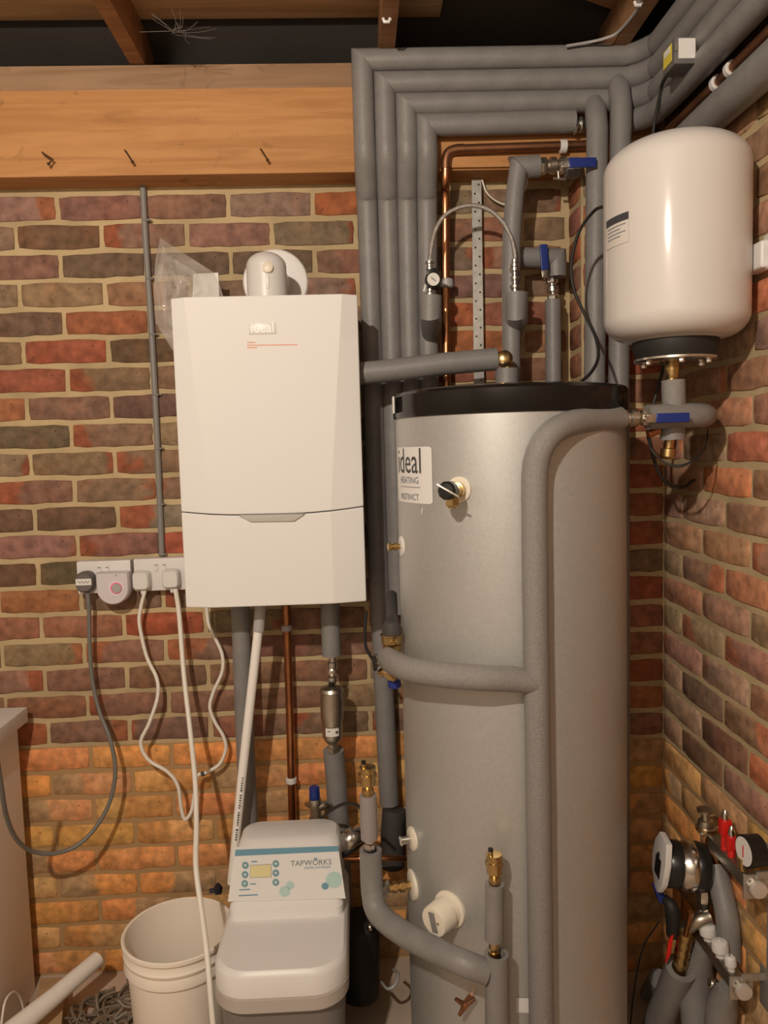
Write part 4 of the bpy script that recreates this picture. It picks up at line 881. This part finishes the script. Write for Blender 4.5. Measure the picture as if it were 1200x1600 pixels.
A = at(520, 1160, YF-.01); b = MB(); b.lathe([(0, 7*q), (.01, 8*q), (.012, 10*q), (.026, 10*q), (.03, 7*q)], A, (.03, .1, -1), 6); b.done('bottom_union', STEEL, t)
foam('lagged pipe below the nickel filter', [([at(521, 1172, YF), at(525, 1215, YF+.01), at(530, 1300, YF+.01), at(536, 1440, YF+.01)], R(16.5, at(525, 1200, YF)), dict(sub=3, hollow=.4))])
# drain / safety valve with blue cap
t = thing('safety_valve', 'brass safety valve with blue cap just above the water softener', 'valve', at(493, 1292, -.16))
A = at(492, 1250, -.16); q = R(1, A)
b = MB(); b.lathe([(0, 6*q), (.004, 8*q), (.012, 8.5*q), (.034, 8*q), (.037, 6*q)], A, (-.02, 0, 1), 14); b.done('blue_cap', BLUE, t)
b = MB(); b.lathe([(0, 9*q), (.006, 10*q), (.016, 10*q), (.018, 8*q), (.05, 9*q), (.052, 11*q), (.07, 11*q), (.075, 8*q), (.12, 8*q)], A+Vector((0, 0, .004)), (.03, 0, -1), 18); b.tube([at(494, 1262, -.16), at(508, 1258, -.15), at(520, 1262, -.12)], 7*q, seg=12); b.tube([at(490, 1262, -.16), at(479, 1256, -.13)], 4*q, seg=10); b.done('valve_body', STEEL, t)
lead('black_cable', 'short black cable bowed between the safety valve and lagged air vent', [at(x, y, Y) for x, y, Y in ((500, 1282, -.2), (512, 1270, -.24), (532, 1258, -.30), (552, 1256, -.36), (566, 1264, -.42))], .004, BLACKR)
t = thing('flexible_hose', 'shiny metal flexible hose bend beside the water softener', 'hose', at(545, 1330, -.3))
b = MB(); pts = [at(530, 1326, -.24), at(543, 1314, -.26), at(554, 1306, -.25), at(566, 1302, -.2)]
b.tube(pts, R(15, pts[1]), seg=20); b.done('hose_sleeve', CHROME, t)
b = MB(); b.tube([at(529, 1336, -.25), at(545, 1328, -.27), at(566, 1312, -.22)], R(7, pts[1]), seg=12); b.done('hose_band', BLACKR, t)
b = MB(); b.tube([at(538, 1341, -.22), at(600, 1341, -.22), at(642, 1342, -.2)], .0075, seg=12); b.done('copper_pipe', COPPER, label='thin copper pipe behind the lower lagged bend', cat='pipe')

# brass valve where the branch meets the riser
t = thing('mixing_valve', 'brass mixing valve with dark cap and blue end left of the cylinder', 'valve', at(612, 1070, -.48))
YM = -.47; A = at(613, 1015, YM); q = R(1.22, A)
b = MB(); b.lathe([(0, 9*q), (.004, 12*q), (.016, 12.5*q), (.017, 11*q), (.019, 11*q), (.020, 13.5*q), (.034, 13.5*q), (.036, 15*q), (.039, 15*q), (.040, 10*q)], A-Vector((0, 0, .004)), (0, 0, 1), 26); b.lathe([(-.05, 10*q), (0, 10*q)], A); b.done('valve_body', BRASS, t)
b = MB(); P = at(616, 1003, YM-.02); b.lathe([(0, 7*q), (.004, 8*q), (.008, 7*q)], P, (.1, -.4, -1), 20); b.done('inlet_ring', BRASS, t)
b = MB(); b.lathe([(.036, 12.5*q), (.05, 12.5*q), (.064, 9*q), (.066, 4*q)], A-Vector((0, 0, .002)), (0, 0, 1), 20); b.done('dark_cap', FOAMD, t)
b = MB(); b.lathe([(0, 7*q), (.010, 7*q), (.012, 5*q), (.02, 5*q), (.022, 8*q), (.032, 8*q)], at(606, 1030, YM), (-1, -.2, 0), 16); b.done('check_valve', CHROME, t)
b = MB(); b.lathe([(0, 10*q), (.004, 10*q)], at(587, 1036, YM-.01), (-1, -.2, 0), 16); b.done('dark_ring', BLACKR, t)
b = MB(); b.tube([at(594, 1052, YM-.01), at(604, 1050, YM-.02), at(616, 1062, YM-.02)], [5*q, 7.5*q, 6*q], seg=12); b.done('brass_branch', BRASS, t)
b = MB(); b.lathe([(0, 6*q), (.002, 8.5*q), (.014, 8.5*q), (.017, 6*q)], at(616, 1063, YM-.02), (.05, 0, -1), 14); b.done('blue_end', BLUE, t)
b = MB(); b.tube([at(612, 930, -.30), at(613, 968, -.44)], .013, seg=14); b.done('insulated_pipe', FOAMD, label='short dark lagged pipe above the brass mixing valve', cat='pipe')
lead('black_cable', 'black cable tail hanging left of the brass mixing valve', [at(x, y, -.3) for x, y in ((572, 955), (570, 990), (572, 1012), (582, 1030))], .004, BLACKR)
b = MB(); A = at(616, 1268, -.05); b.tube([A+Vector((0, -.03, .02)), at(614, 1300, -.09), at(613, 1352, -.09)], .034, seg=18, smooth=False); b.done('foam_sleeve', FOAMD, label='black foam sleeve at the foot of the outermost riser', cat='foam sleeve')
lead('power_lead', 'thin grey cable beside the cylinder foot', [at(x, y, Y) for x, y, Y in ((640, 1290, -.3), (642, 1340, -.33), (640, 1400, -.33), (636, 1440, -.3))], .004, GREYP)

# automatic air vents on lagged tails
def air_vent(lab, x, ytop, ybot, Y, capm):
    A = at(x, ybot, Y); T = at(x-1, ytop, Y); L = (T-A).length; q = R(1, A); t = thing('air_vent', lab, 'air vent', A)
    b = MB(); b.lathe([(0, 8*q), (L*.05, 9.5*q), (L*.2, 9.5*q), (L*.24, 6.5*q), (L*.3, 9*q), (L*.36, 12*q), (L*.58, 12.5*q), (L*.6, 14.5*q), (L*.68, 14.5*q), (L*.70, 12.5*q), (L*.80, 12*q), (L*.83, 13*q), (L*.89, 12.5*q), (L*.9, 10*q)], A, T-A, 28); b.done('vent_body', BRASS, t)
    b = MB(); b.lathe([(0, 4*q), (L*.16, 4*q), (L*.18, 3*q)], A.lerp(T, .84)+Vector((-6*q, -3*q, 0)), T-A, 12); b.done('vent_neck', BRASS, t)
    b = MB(); b.lathe([(0, 4*q), (L*.08, 4*q), (L*.1, 2*q)], A.lerp(T, 1.0)+Vector((-6*q, -3*q, 0)), T-A, 10); b.done('vent_cap', BLACK, t); return t
YL = -.50
air_vent('brass air vent on the lagged tail left of the cylinder', 575, 1192, 1244, YL, BLACK)
air_vent('brass air vent on the lagged tail in front of the cylinder', 773, 1328, 1383, -.71, BLACK)
q = R(1, at(575, 1280, YL))
b = MB(); b.tube([at(575, 1242, YL), at(577, 1310, YL)], 13.3*q, seg=20, hollow=.55); b.done('foam_sleeve', mat('foam_mauve', (.30, .27, .27), .5, bump=.4, bscale=400), label='pale foam sleeve under the left air vent', cat='foam sleeve')
b = MB(); b.tube([at(577, 1300, YL), at(578, 1316, YL)], 7*q, seg=12); nut(b, at(578, 1330, YL), (0, 0, 1), .018, 8.5*q); b.done('pipe_union', CHROME, label='small chrome union between the two left foam sleeves', cat='fitting')
lw = [at(579, 1328, YL), at(580, 1360, YL), at(582, 1395, YL-.01), at(590, 1425, YL-.03), at(620, 1452, -.58), at(670, 1480, -.65), at(720, 1503, -.712), at(762, 1519, -.722)]
foam('grey lagged pipe bending from the left air vent to the cylinder foot', [(lw, [17.5*q, 17.5*q, 17.5*q, 17.7*q, 19*q*.95, 19.5*q*.92, 19.5*q*.9, 19*q*.9], dict(sub=6, hollow=.62, wob=.006))], seg=24)
q = R(1, at(775, 1500, -.725))
b = MB(); b.tube([at(773, 1381, -.712), at(772, 1468, -.715)], 15*q, seg=20, hollow=.6); b.done('foam_sleeve', FOAM, label='grey foam sleeve under the front air vent', cat='foam sleeve')
b = MB(); A = at(772, 1499, -.718); nut(b, A, (0, 0, 1), .016, 9*q); b.lathe([(.014, 6*q), (.022, 6*q), (.024, 8*q), (.036, 8*q)], A, (0, 0, 1), 14); b.done('pipe_union', BRASS, label='brass union below the front foam sleeve', cat='fitting')
b = MB(); b.tube([at(776, 1490, -.722), at(777, 1600, -.722), Vector((at(777, 1600, -.722).x, -.722, .06))], 19*q, seg=22, smooth=False, hollow=.7); b.done('insulated_pipe', FOAM, label='lagged upright at the cylinder foot below the front union', cat='pipe')
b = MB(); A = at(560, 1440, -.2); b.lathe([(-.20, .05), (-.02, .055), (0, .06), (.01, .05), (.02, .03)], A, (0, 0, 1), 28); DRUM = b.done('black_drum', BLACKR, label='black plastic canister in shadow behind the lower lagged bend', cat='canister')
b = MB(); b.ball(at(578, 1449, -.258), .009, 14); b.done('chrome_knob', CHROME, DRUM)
lead('white_cable', 'small loop of pale cable on the floor by the cylinder foot', [at(x, y, Y) for x, y, Y in ((596, 1535, -.25), (606, 1545, -.3), (618, 1538, -.3), (622, 1522, -.27), (615, 1515, -.22))], .004, GREYP)

# ------------------------------------------------------------------ water softener
t = thing('water_softener', 'grey water softener with sloping control panel standing by the bucket', 'water softener', (.58, -.4, 0)); SOF = t
sxl = at(339, 1478, -.52).x; sxr = at(543, 1455, -.50).x; sc_x = (sxl+sxr)/2; hw = (sxr-sxl)/2
def rrect(x0, x1, y0, y1, rf_, rb_, z, n=8):
    P = []
    for cx, cy, r_, a0 in ((x0+rf_, y0+rf_, rf_, 180), (x1-rf_, y0+rf_, rf_, 270), (x1-rb_, y1-rb_, rb_, 0), (x0+rb_, y1-rb_, rb_, 90)):
        for k in range(n+1): a = math.radians(a0+90*k/n); P.append(Vector((cx+r_*math.cos(a), cy+r_*math.sin(a), z)))
    return P
YFn = -.615; YBk = -.205
b = MB(); b.loft([rrect(sxl+.02, sxr-.02, YFn+.03, YBk+.01, .05, .03, 0), rrect(sxl+.009, sxr-.009, YFn+.016, YBk+.004, .062, .04, .30), rrect(sxl+.009, sxr-.009, YFn+.016, YBk+.004, .062, .04, .325)]); b.done('salt_tank', GREYT, t)
b = MB(); b.loft([rrect(sxl+.005, sxr-.005, YFn+.010, YBk, .068, .04, .318), rrect(sxl-.001, sxr+.001, YFn-.001, YBk, .075, .04, .322), rrect(sxl-.001, sxr+.001, YFn-.001, YBk, .075, .04, .350), rrect(sxl+.003, sxr-.003, YFn+.004, YBk, .07, .04, .353)]); b.done('tank_rim', mat('rim_grey', (.48, .43, .40), .35), t)
b = MB(); b.loft([rrect(sxl, sxr, YFn, YBk, .075, .04, .3535), rrect(sxl, sxr, YFn, YBk, .075, .04, .395), rrect(sxl+.003, sxr-.003, YFn+.004, YBk, .073, .04, .403), rrect(sxl+.009, sxr-.009, YFn+.010, YBk, .07, .04, .408)]); b.done('salt_lid', GREYL, t, sharp=30)
hs = []
for z, yf, ins, rr_ in ((.404, -.432, .010, .02), (.428, -.428, .010, .02), (.434, -.420, .0115, .02), (.505, -.343, .017, .02), (.518, -.329, .018, .024), (.527, -.318, .021, .028), (.534, -.307, .027, .03), (.537, -.297, .036, .028)):
    hs.append(rrect(sxl+ins, sxr-ins, yf, YBk-max(0, (z-.515))*.6, rr_, .03, z))
b = MB(); b.loft(hs); b.done('control_hood', GREYL, t, sharp=25)
PA = Vector((sc_x, -.420, .434)); PBq = Vector((sc_x, -.343, .505)); sl = PBq-PA; n = Vector((1, 0, 0)).cross(sl).normalized()
if n.y > 0: n = -n
PP = PA+n*.001
decal([(368, 1324), (528, 1321), (540, 1404), (356, 1409)], PP, n, 'panel_sticker', SHEET, t)
decal([(368, 1328), (528, 1322), (529.5, 1330.5), (367, 1338)], PP, n, 'blue_stripe', BLUEI, t, off=.0016)
plane_text('TAPWORKS', (454, 1354), (518, 1351), PP, n, 'panel_text', INKG, t, off=.002)
plane_text('WATER SOFTENERS', (475, 1358.5), (517, 1356.5), PP, n, 'panel_text', BLUEI, t, off=.002)
decal([(490, 1343), (492, 1340.5), (497, 1342), (494, 1344)], PP, n, 'logo_mark', BLUEI, t, off=.002)
decal([(391, 1352), (424, 1350), (424.5, 1371), (390.5, 1372.5)], PP, n, 'display_bezel', GREYP, t, off=.0016)
decal([(392, 1353.5), (423, 1351.5), (423.5, 1370), (391.5, 1371.5)], PP, n, 'display', LCD, t, off=.0024)
for x, y in ((383.5, 1352.5), (383, 1367), (382.5, 1381), (431, 1350), (431, 1364.5), (431, 1379)):
    bt = decal(circ_px(x, y, 5.3, 5.6), PP, n, 'round_button', mat('button_teal_%d' % int(x*y), (.15, .30, .34), .45), t, off=.0022, th=.0018)
    decal(circ_px(x, y, 1.7, 1.7, 8), PP, n, 'button_mark', SHEET, bt, off=.0026)
for x, y, r_, m in ((522, 1375, 13, TEALI), (508, 1385, 5.5, BLUEI), (453.5, 1383.5, 6.5, TEALI), (445, 1393, 8.5, TEALI)):
    pts_ = [(min(a, 533.5), c) for a, c in circ_px(x, y, r_, r_*.98, 28)]
    decal(pts_, PP, n, 'printed_bubble', m, t, off=.0018 if r_ > 6 and m is TEALI else .0026)
for x0, y0, x1, y1 in ((393, 1346, 402, 1345.5), (391, 1381, 400, 1380.5), (374, 1390, 391, 1389), (373, 1399, 403, 1397.5)): decal([(x0, y0), (x1, y1), (x1, y1+1.8), (x0, y0+1.8)], PP, n, 'printed_line', BLUEI, t, off=.002)
b = MB(); P = at(341, 1395, -.2); b.lathe([(0, .010), (.012, .012), (.02, .008), (.026, .003)], P, (0, 0, 1), 10); b.tube([P+Vector((-.022, 0, .006)), P+Vector((.01, 0, .008))], .006, seg=8); b.done('dark_valve', mat('navy_plastic', (.015, .018, .035), .4), label='small dark blue valve knob behind the bucket rim', cat='valve')

# ------------------------------------------------------------------ bucket
YK = -.30; zr = .312; rk = .131; xk = at(196, 1472, YK).x+rk
t = thing('bucket', 'empty off-white plastic bucket standing left of the water softener', 'bucket', (xk, YK, 0))
b = MB(); b.lathe([(0, .001), (0, rk*.84), (.004, rk*.86), (zr-.072, rk*.945), (zr-.070, rk*1.0), (zr-.066, rk*1.01), (zr-.050, rk*.965), (zr-.046, rk*.96), (zr-.040, rk*1.0), (zr-.034, rk*1.01), (zr-.026, rk*.97), (zr-.012, rk*.98), (zr-.008, rk*1.03), (zr, rk*1.03), (zr+.002, rk*1.0), (zr, rk*.97), (.008, rk*.83), (.006, .001)], (xk, YK, 0.001), seg=72); b.done('bucket_wall', BUCKET, t, sharp=40)

# ------------------------------------------------------------------ left cabinet, tube, timber, cable heap
CXR = -.170; ctz = at(25, 1104, -.06).z
t = thing('cabinet', 'white worktop cabinet cut off by the left edge of the photo', 'cabinet', (-.45, -.35, 0))
b = MB(); b.box((-.8, -.72, 0), (CXR, -.06, ctz-.045)); b.done('carcass', MDF, t, bevel=.002)
b = MB(); b.box((-.83, -.76, ctz-.045), (CXR+.026, -.05, ctz-.005)); b.done('worktop', CABIN, t, bevel=.003)
b = MB(); A = at(152, 1499, -.13); B_ = at(85, 1557, -.26); C = at(10, 1618, -.40); C.z = max(C.z, .03); b.tube([A, B_, C], [R(12, A), R(13, A), R(14.5, A)], seg=22, hollow=.86, smooth=False); b.done('white_tube', PVC, label='white plastic tube lying slanted over the cable heap', cat='tube')
b = MB(); P = at(62, 1560, -.2); b.obox(Vector((P.x+.03, -.21, .035)), Vector((.035, .0, 0)), Vector((-.03, .10, .0)), (0, 0, .034)); b.done('timber_offcut', BOARD, bevel=.002, label='short pine offcut on the floor beside the cabinet', cat='timber')
b = MB()
for k in range(34):
    cx = .12+random.uniform(-.10, .05); cy = -.20+random.uniform(-.12, .07); r1 = random.uniform(.04, .09); a0 = random.uniform(0, 6.28); sp = random.uniform(1.5, 4.5)
    tl = random.uniform(-.3, .3); pts_ = []
    for i in range(8):
        a = a0+sp*i/7; px_ = min(max(cx+r1*math.cos(a), CXR+.02), xk-rk*.7); py_ = min(cy+r1*math.sin(a)*.8, -.015)
        if (px_-xk)**2+(py_-YK)**2 < (rk*.97)**2: s_ = rk*.98/max(math.hypot(px_-xk, py_-YK), .001); px_ = xk+(px_-xk)*s_; py_ = YK+(py_-YK)*s_
        pts_.append(Vector((px_, min(py_, -.015), .006+.055*abs(math.sin(a*1.3+k))*random.uniform(.7, 1)*(1-abs(k-17)/40))))
    b.tube(pts_, random.choice((.0032, .004, .0045)), seg=7, sub=3)
b.done('cable_heap', WIREB, kind='stuff', label='tangled heap of brown cables on the floor left of the bucket', cat='cables')
lead('white_cable', 'thin white cable arched against the cabinet near the floor', [atX(x, y, CXR+.012) for x, y in ((2, 1600), (8, 1565), (20, 1550), (30, 1556), (36, 1575), (37, 1600))], .003, WIREW)

# ------------------------------------------------------------------ heating manifold on the right wall
XM = XR-.055; CAPM = mat('satin_cap', (.62, .58, .54), .45, .4)
def bar(lab, xe, ye, xf, yf):
    E_ = atX(xe, ye, XM); Fq = atX(xf, yf, XM); z = (E_.z*.7+Fq.z*.3); t = thing('manifold_bar', lab, 'manifold', (XM, E_.y, z-.02))
    q = .0165; b = MB()
    b.obox(Vector((XM, (E_.y+Fq.y)/2, z)), (q*.92, 0, 0), (0, abs(Fq.y-E_.y)/2, 0), (0, 0, q*.92)); b.done('rail', mat('rail_dark%d' % xe, (.30, .27, .235), .38, .9), t, bevel=.005)
    b = MB(); b.lathe([(0, q*1.18), (.02, q*1.18), (.022, q*1.1)], Vector((XM, E_.y-.004, z)), (0, 1, 0), 8, rot=.39); b.done('end_collar', STEEL, t)
    b = MB(); b.lathe([(0, q*.2), (.001, q*.96), (.004, q*1.02), (.012, q*1.02)], Vector((XM, E_.y-.012, z)), (0, 1, 0), 28); b.done('end_cap', CAPM, t)
    b = MB(); b.box((XM-q*1.5, E_.y+.004, z-q*1.5), (XM+q*1.5, E_.y+.008, z+q*1.5)); b.done('holder', GALV, t, bevel=.001)
    b = MB(); b.box((XM, E_.y+.001, z+q*1.0), (XR-.002, E_.y+.007, z+q*1.9)); b.box((XR-.008, E_.y-.02, z-q*2.6), (XR-.001, E_.y+.02, z+q*2.6)); b.done('wall_bracket', GALV, t, bevel=.001)
    return E_.y, Fq.y, z, t
y1, y1f, zu, tu = bar('upper chrome manifold bar on the right wall near the floor', 1183, 1384, 1116, 1322)
y2, y2f, zl, tl_ = bar('lower chrome manifold bar with three white heads on the right wall', 1160, 1545, 1090, 1452)
# white actuator heads
for k, (x, y, r_, l) in enumerate(((1108, 1450, 13, 'white actuator head on the lower bar, farthest of three'), (1127, 1475, 13, 'white actuator head on the lower bar, middle of three'), (1143, 1499, 9, 'white actuator head on the lower bar, smallest and nearest'))):
    P = atX(x, y, XM-.004); q = R(r_, P); b = MB(); hd = P.z-(zl+.014)
    t = thing('actuator_head', l, 'valve head', (P.x, P.y, zl+.014))
    b.lathe([(0, q*.62), (hd*.5, q*.62), (hd*.52, q*.98), (hd*.9, q), (hd*1.2, q*.9), (hd*1.35, q*.55)], Vector((P.x, P.y, zl+.014)), (-.12, 0, 1), 22); b.done('head_cap', WHITEP, t)
    b = MB(); b.lathe([(0, q*.18), (.003, q*.18)], Vector((P.x-.004, P.y, zl+.014+hd*1.34)), (-.12, 0, 1), 10); b.done('head_mark', GREYB if k == 2 else WHITEP, t)
# top: nickel bottle valve, red vents, dial thermometer
P = atX(1103, 1300, XM); q = R(1, P)
t = thing('bottle_valve', 'nickel bottle-shaped valve standing on the far end of the upper bar', 'valve', (P.x, P.y, zu))
b = MB(); T = atX(1103, 1262, XM); hh = T.z-zu
b.lathe([(0, 12*q), (hh*.12, 15*q), (hh*.2, 15*q), (hh*.22, 12*q), (hh*.3, 13*q), (hh*.5, 11*q), (hh*.56, 6.5*q), (hh*.8, 6*q), (hh*.84, 12*q), (hh*.95, 13*q), (hh, 9*q)], (P.x, P.y, zu), (-.03, 0, 1), 24); b.done('bottle', STEEL, t)
b = MB(); b.lathe([(-.002, 15.8*q), (.002, 15.8*q)], (P.x, P.y, zu+hh*.17), seg=24); b.done('brass_band', BRASS, t)
for x, y, hpx, l in ((1133, 1292, 26, 'red vent key on the upper bar, beside the bottle valve'), (1143, 1316, 22, 'red vent key on the upper bar, beside the dial')):
    P = atX(x, y, XM-.006); q = R(1, P); t = thing('flow_key', l, 'valve', (P.x, P.y, zu+.015))
    h_ = max(P.z-zu-.015, .01)+hpx*.5*q
    b = MB(); b.obox(Vector((P.x, P.y, P.z)), (8*q, 0, 0), (0, .010, 0), (0, 0, hpx*.45*q)); b.lathe([(0, 6*q), (h_*.6, 6*q)], (P.x, P.y, zu+.012), seg=14); b.done('red_key', RED, t, bevel=.002)
    b = MB(); b.lathe([(0, 5*q), (.008, 6*q), (.018, 4*q), (.022, 2*q)], (P.x, P.y, P.z+hpx*.45*q), (0, 0, 1), 12); b.done('glass_tip', CHROME, t)
P = atX(1165, 1330, XM-.01); q = R(1, P); t = thing('dial_thermometer', 'black-backed dial thermometer above the near end of the upper bar', 'gauge', P-Vector((0, 0, .03)))
n = Vector((-1, -.08, 0)).normalized()
b = MB(); b.lathe([(-.034, 20*q), (-.030, 24*q), (0, 25*q), (.003, 25*q), (.004, 22*q)], P, n, 32); b.done('case', BLACK, t)
b = MB(); b.lathe([(.003, 22*q), (.0045, 22*q)], P, n, 32); b.done('dial', GLASSM, t)
b = MB(); b.obox(P+n*.006, Vector((0, 0, .012)), n.cross(Vector((0, 0, 1)))*.001, n*.0005); b.done('needle', RED, t)
b = MB(); b.lathe([(-.045, .008), (-.02, .010)], P+Vector((0, .01, 0)), (0, 0, 1), 12); b.done('stem', BRASS, t)
# circulation pump
Pp = at(1099, 1366, -.475); Qf = at(1036, 1337, -.455); ax = (Qf-Pp); LP = ax.length; md = (Qf+Pp)/2; ax.z *= .25; ax.y -= .1*LP; ax.normalize(); Pp = md-ax*LP/2; q = R(1, Pp); LS = LP/.106
t = thing('circulation_pump', 'black and silver circulation pump with pale control face on the right wall', 'pump', Pp-Vector((0, 0, .09)))
b = MB(); b.lathe([(-.010*LS, 26*q), (0, 36*q), (.022*LS, 38*q), (.03*LS, 36*q)], Pp, ax, 32); b.done('rear_housing', BLACK, t)
b = MB(); b.lathe([(.030*LS, 37*q), (.036*LS, 38*q), (.052*LS, 37*q), (.064*LS, 33*q)], Pp, ax, 32); b.done('silver_housing', CHROME, t)
b = MB(); b.lathe([(.064*LS, 34*q), (.066*LS, 36*q), (.092*LS, 36*q), (.100*LS, 33*q)], Pp, ax, 16); b.done('motor_collar', BLACK, t)
Q = Pp+ax*LP; up = Vector((0, 0, 1)); sd = ax.cross(up).normalized(); up = sd.cross(ax).normalized()
b = MB(); b.loft([[Q+up*(c*44*q)+sd*(s_*36*q)+ax*d_ for c, s_ in ((1, -.75), (1, .35), (.5, .85), (-.1, 1), (-.6, .8), (-1, .1), (-1, -.3), (-.5, -.8), (.3, -.95))] for d_ in (-.006, .008)]); b.done('control_face', WHITEP, t, bevel=.003)
b = MB(); b.obox(Q+ax*.0085-up*.010, up*15*q, sd*14*q, ax*.0008); b.done('control_window', BLACK, t, bevel=.001)
b = MB(); b.lathe([(0, 4*q), (.002, 4*q)], Q+ax*.0085+up*.018, ax, 14); b.done('control_button', BLACK, t)
for k in range(4):
    a = k*math.pi/2+.5; P2 = Pp+ax*.058*LS+(up*math.cos(a)+sd*math.sin(a))*28*q; b = MB(); b.lathe([(0, .004), (.008, .004)], P2, ax, 10); b.done('bolt', CHROME, t)
# pipework under the pump
P = Pp-Vector((0, 0, 36*q)); A = atX(1080, 1440, XM-.03)
t = thing('pump_tee', 'nickel tee and unions below the circulation pump', 'fitting', A-Vector((0, 0, .04)))
b = MB(); b.lathe([(-.004, .016), (.012, .019), (.03, .019), (.034, .013), (.06, .013)], P+Vector((0, 0, .004)), (0, 0, -1), 8); b.done('pump_union', STEEL, t)
b = MB(); b.tube([atX(1110, 1432, XM), atX(1088, 1440, XM-.03), atX(1070, 1452, XM-.04)], .015, seg=16); b.tube([P-Vector((0, 0, .05)), atX(1078, 1450, XM-.035)], .012, seg=14); b.done('tee_body', STEEL, t)
b = MB(); b.tube([atX(1080, 1425, XM-.05), atX(1070, 1465, XM-.05)], .006, seg=12); b.done('copper_stem', COPPER, t)
t = thing('isolating_valve', 'brass isolating valve with red handle above the lower lagged pipe', 'valve', atX(1062, 1510, XM-.04))
A = atX(1072, 1456, XM-.045); B_ = atX(1060, 1520, XM-.045); ax2 = B_-A; L = ax2.length
b = MB(); prof = []
for k in range(5): prof += [(L*k/5, .0145), (L*(k+.2)/5, .0175), (L*(k+.65)/5, .0175), (L*(k+.8)/5, .0135)]
prof.append((L, .012)); b.lathe(prof, A, ax2, 16); b.done('valve_body', BRASS, t)
P = atX(1046, 1480, XM-.075); b = MB(); b.obox(P, Vector((.006, 0, .012)), Vector((0, .004, 0)), Vector((-.004, 0, -.028))); b.done('red_handle', RED, t, bevel=.003)
b = MB(); P = atX(1031, 1397, XM-.09); b.obox(P, Vector((.011, 0, -.004)), (0, .008, 0), Vector((-.008, 0, .022))); b.done('blue_handle', BLUE, bevel=.003, label='blue butterfly handle below the pump control face', cat='handle')
b = MB(); b.tube([P+Vector((.01, 0, -.01)), atX(1050, 1420, XM-.07), atX(1052, 1460, XM-.06)], [.010, .016, .016], seg=14); b.done('valve_block', BLACKR, label='black rubber valve block under the blue butterfly handle', cat='valve')
# lagged pipes
f1 = [atX(1064, 1512, XM-.045), atX(1045, 1560, XM-.05), atX(1025, 1610, XM-.055), atX(1012, 1680, XM-.06)]
foam('lagged pipe slanting down from the brass isolating valve', [(f1, R(23, f1[0]), dict(hollow=.6))])
f2 = [atX(1030, 1530, XM-.02), atX(1015, 1560, XM-.02), atX(1005, 1620, XM-.02)]
foam('lagged pipe in shadow behind the slanting one under the pump', [(f2, R(16, f2[0]), {})])
f3 = [atX(1100, 1478, XM), atX(1090, 1520, XM), atX(1088, 1570, XM-.005), atX(1098, 1680, XM-.01)]
foam('fat lagged pipe hanging under the lower bar, left one', [(f3, [R(14, f3[0]), R(24, f3[0]), R(25, f3[0]), R(25, f3[0])], {})])
f4 = [atX(1138, 1545, XM), atX(1128, 1575, XM), atX(1122, 1640, XM)]
foam('lagged pipe under the near end of the lower bar', [(f4, [R(15, f4[0]), R(24, f4[0]), R(24, f4[0])], {})])
f5 = [atX(1118, 1352, XR-.03), atX(1127, 1390, XR-.03), atX(1137, 1440, XR-.03), atX(1140, 1500, XR-.03)]
foam('lagged pipe behind the bars joining upper to lower', [(f5, R(17, f5[0]), {})])
b = MB(); A = atX(1108, 1535, XM-.02)
for k in range(3): b.lathe([(0, .009), (.004, .011), (.007, .009)], A+Vector((.012*k, 0, -.004*k)), (1, 0, -.3), 12)
b.done('pipe_union', CHROME, label='small chrome ribbed union under the lower bar', cat='fitting')
b = MB(); A = atX(1195, 1345, XR-.03); b.lathe([(0, .010), (.03, .012), (.034, .008)], A, (0, 0, 1), 12); b.box((XR-.022, A.y-.02, zl+.04), (XR-.002, A.y+.004, zu+.10)); b.done('bracket_post', GALV, bevel=.001, label='galvanised bracket post joining the two manifold bars', cat='bracket')
lead('black_cable', 'thin black cable hanging between the cylinder and the manifold', [atX(x, y, 1.42) for x, y in ((1030, 1440), (1005, 1480), (992, 1540), (985, 1600))], .002, BLACKR)
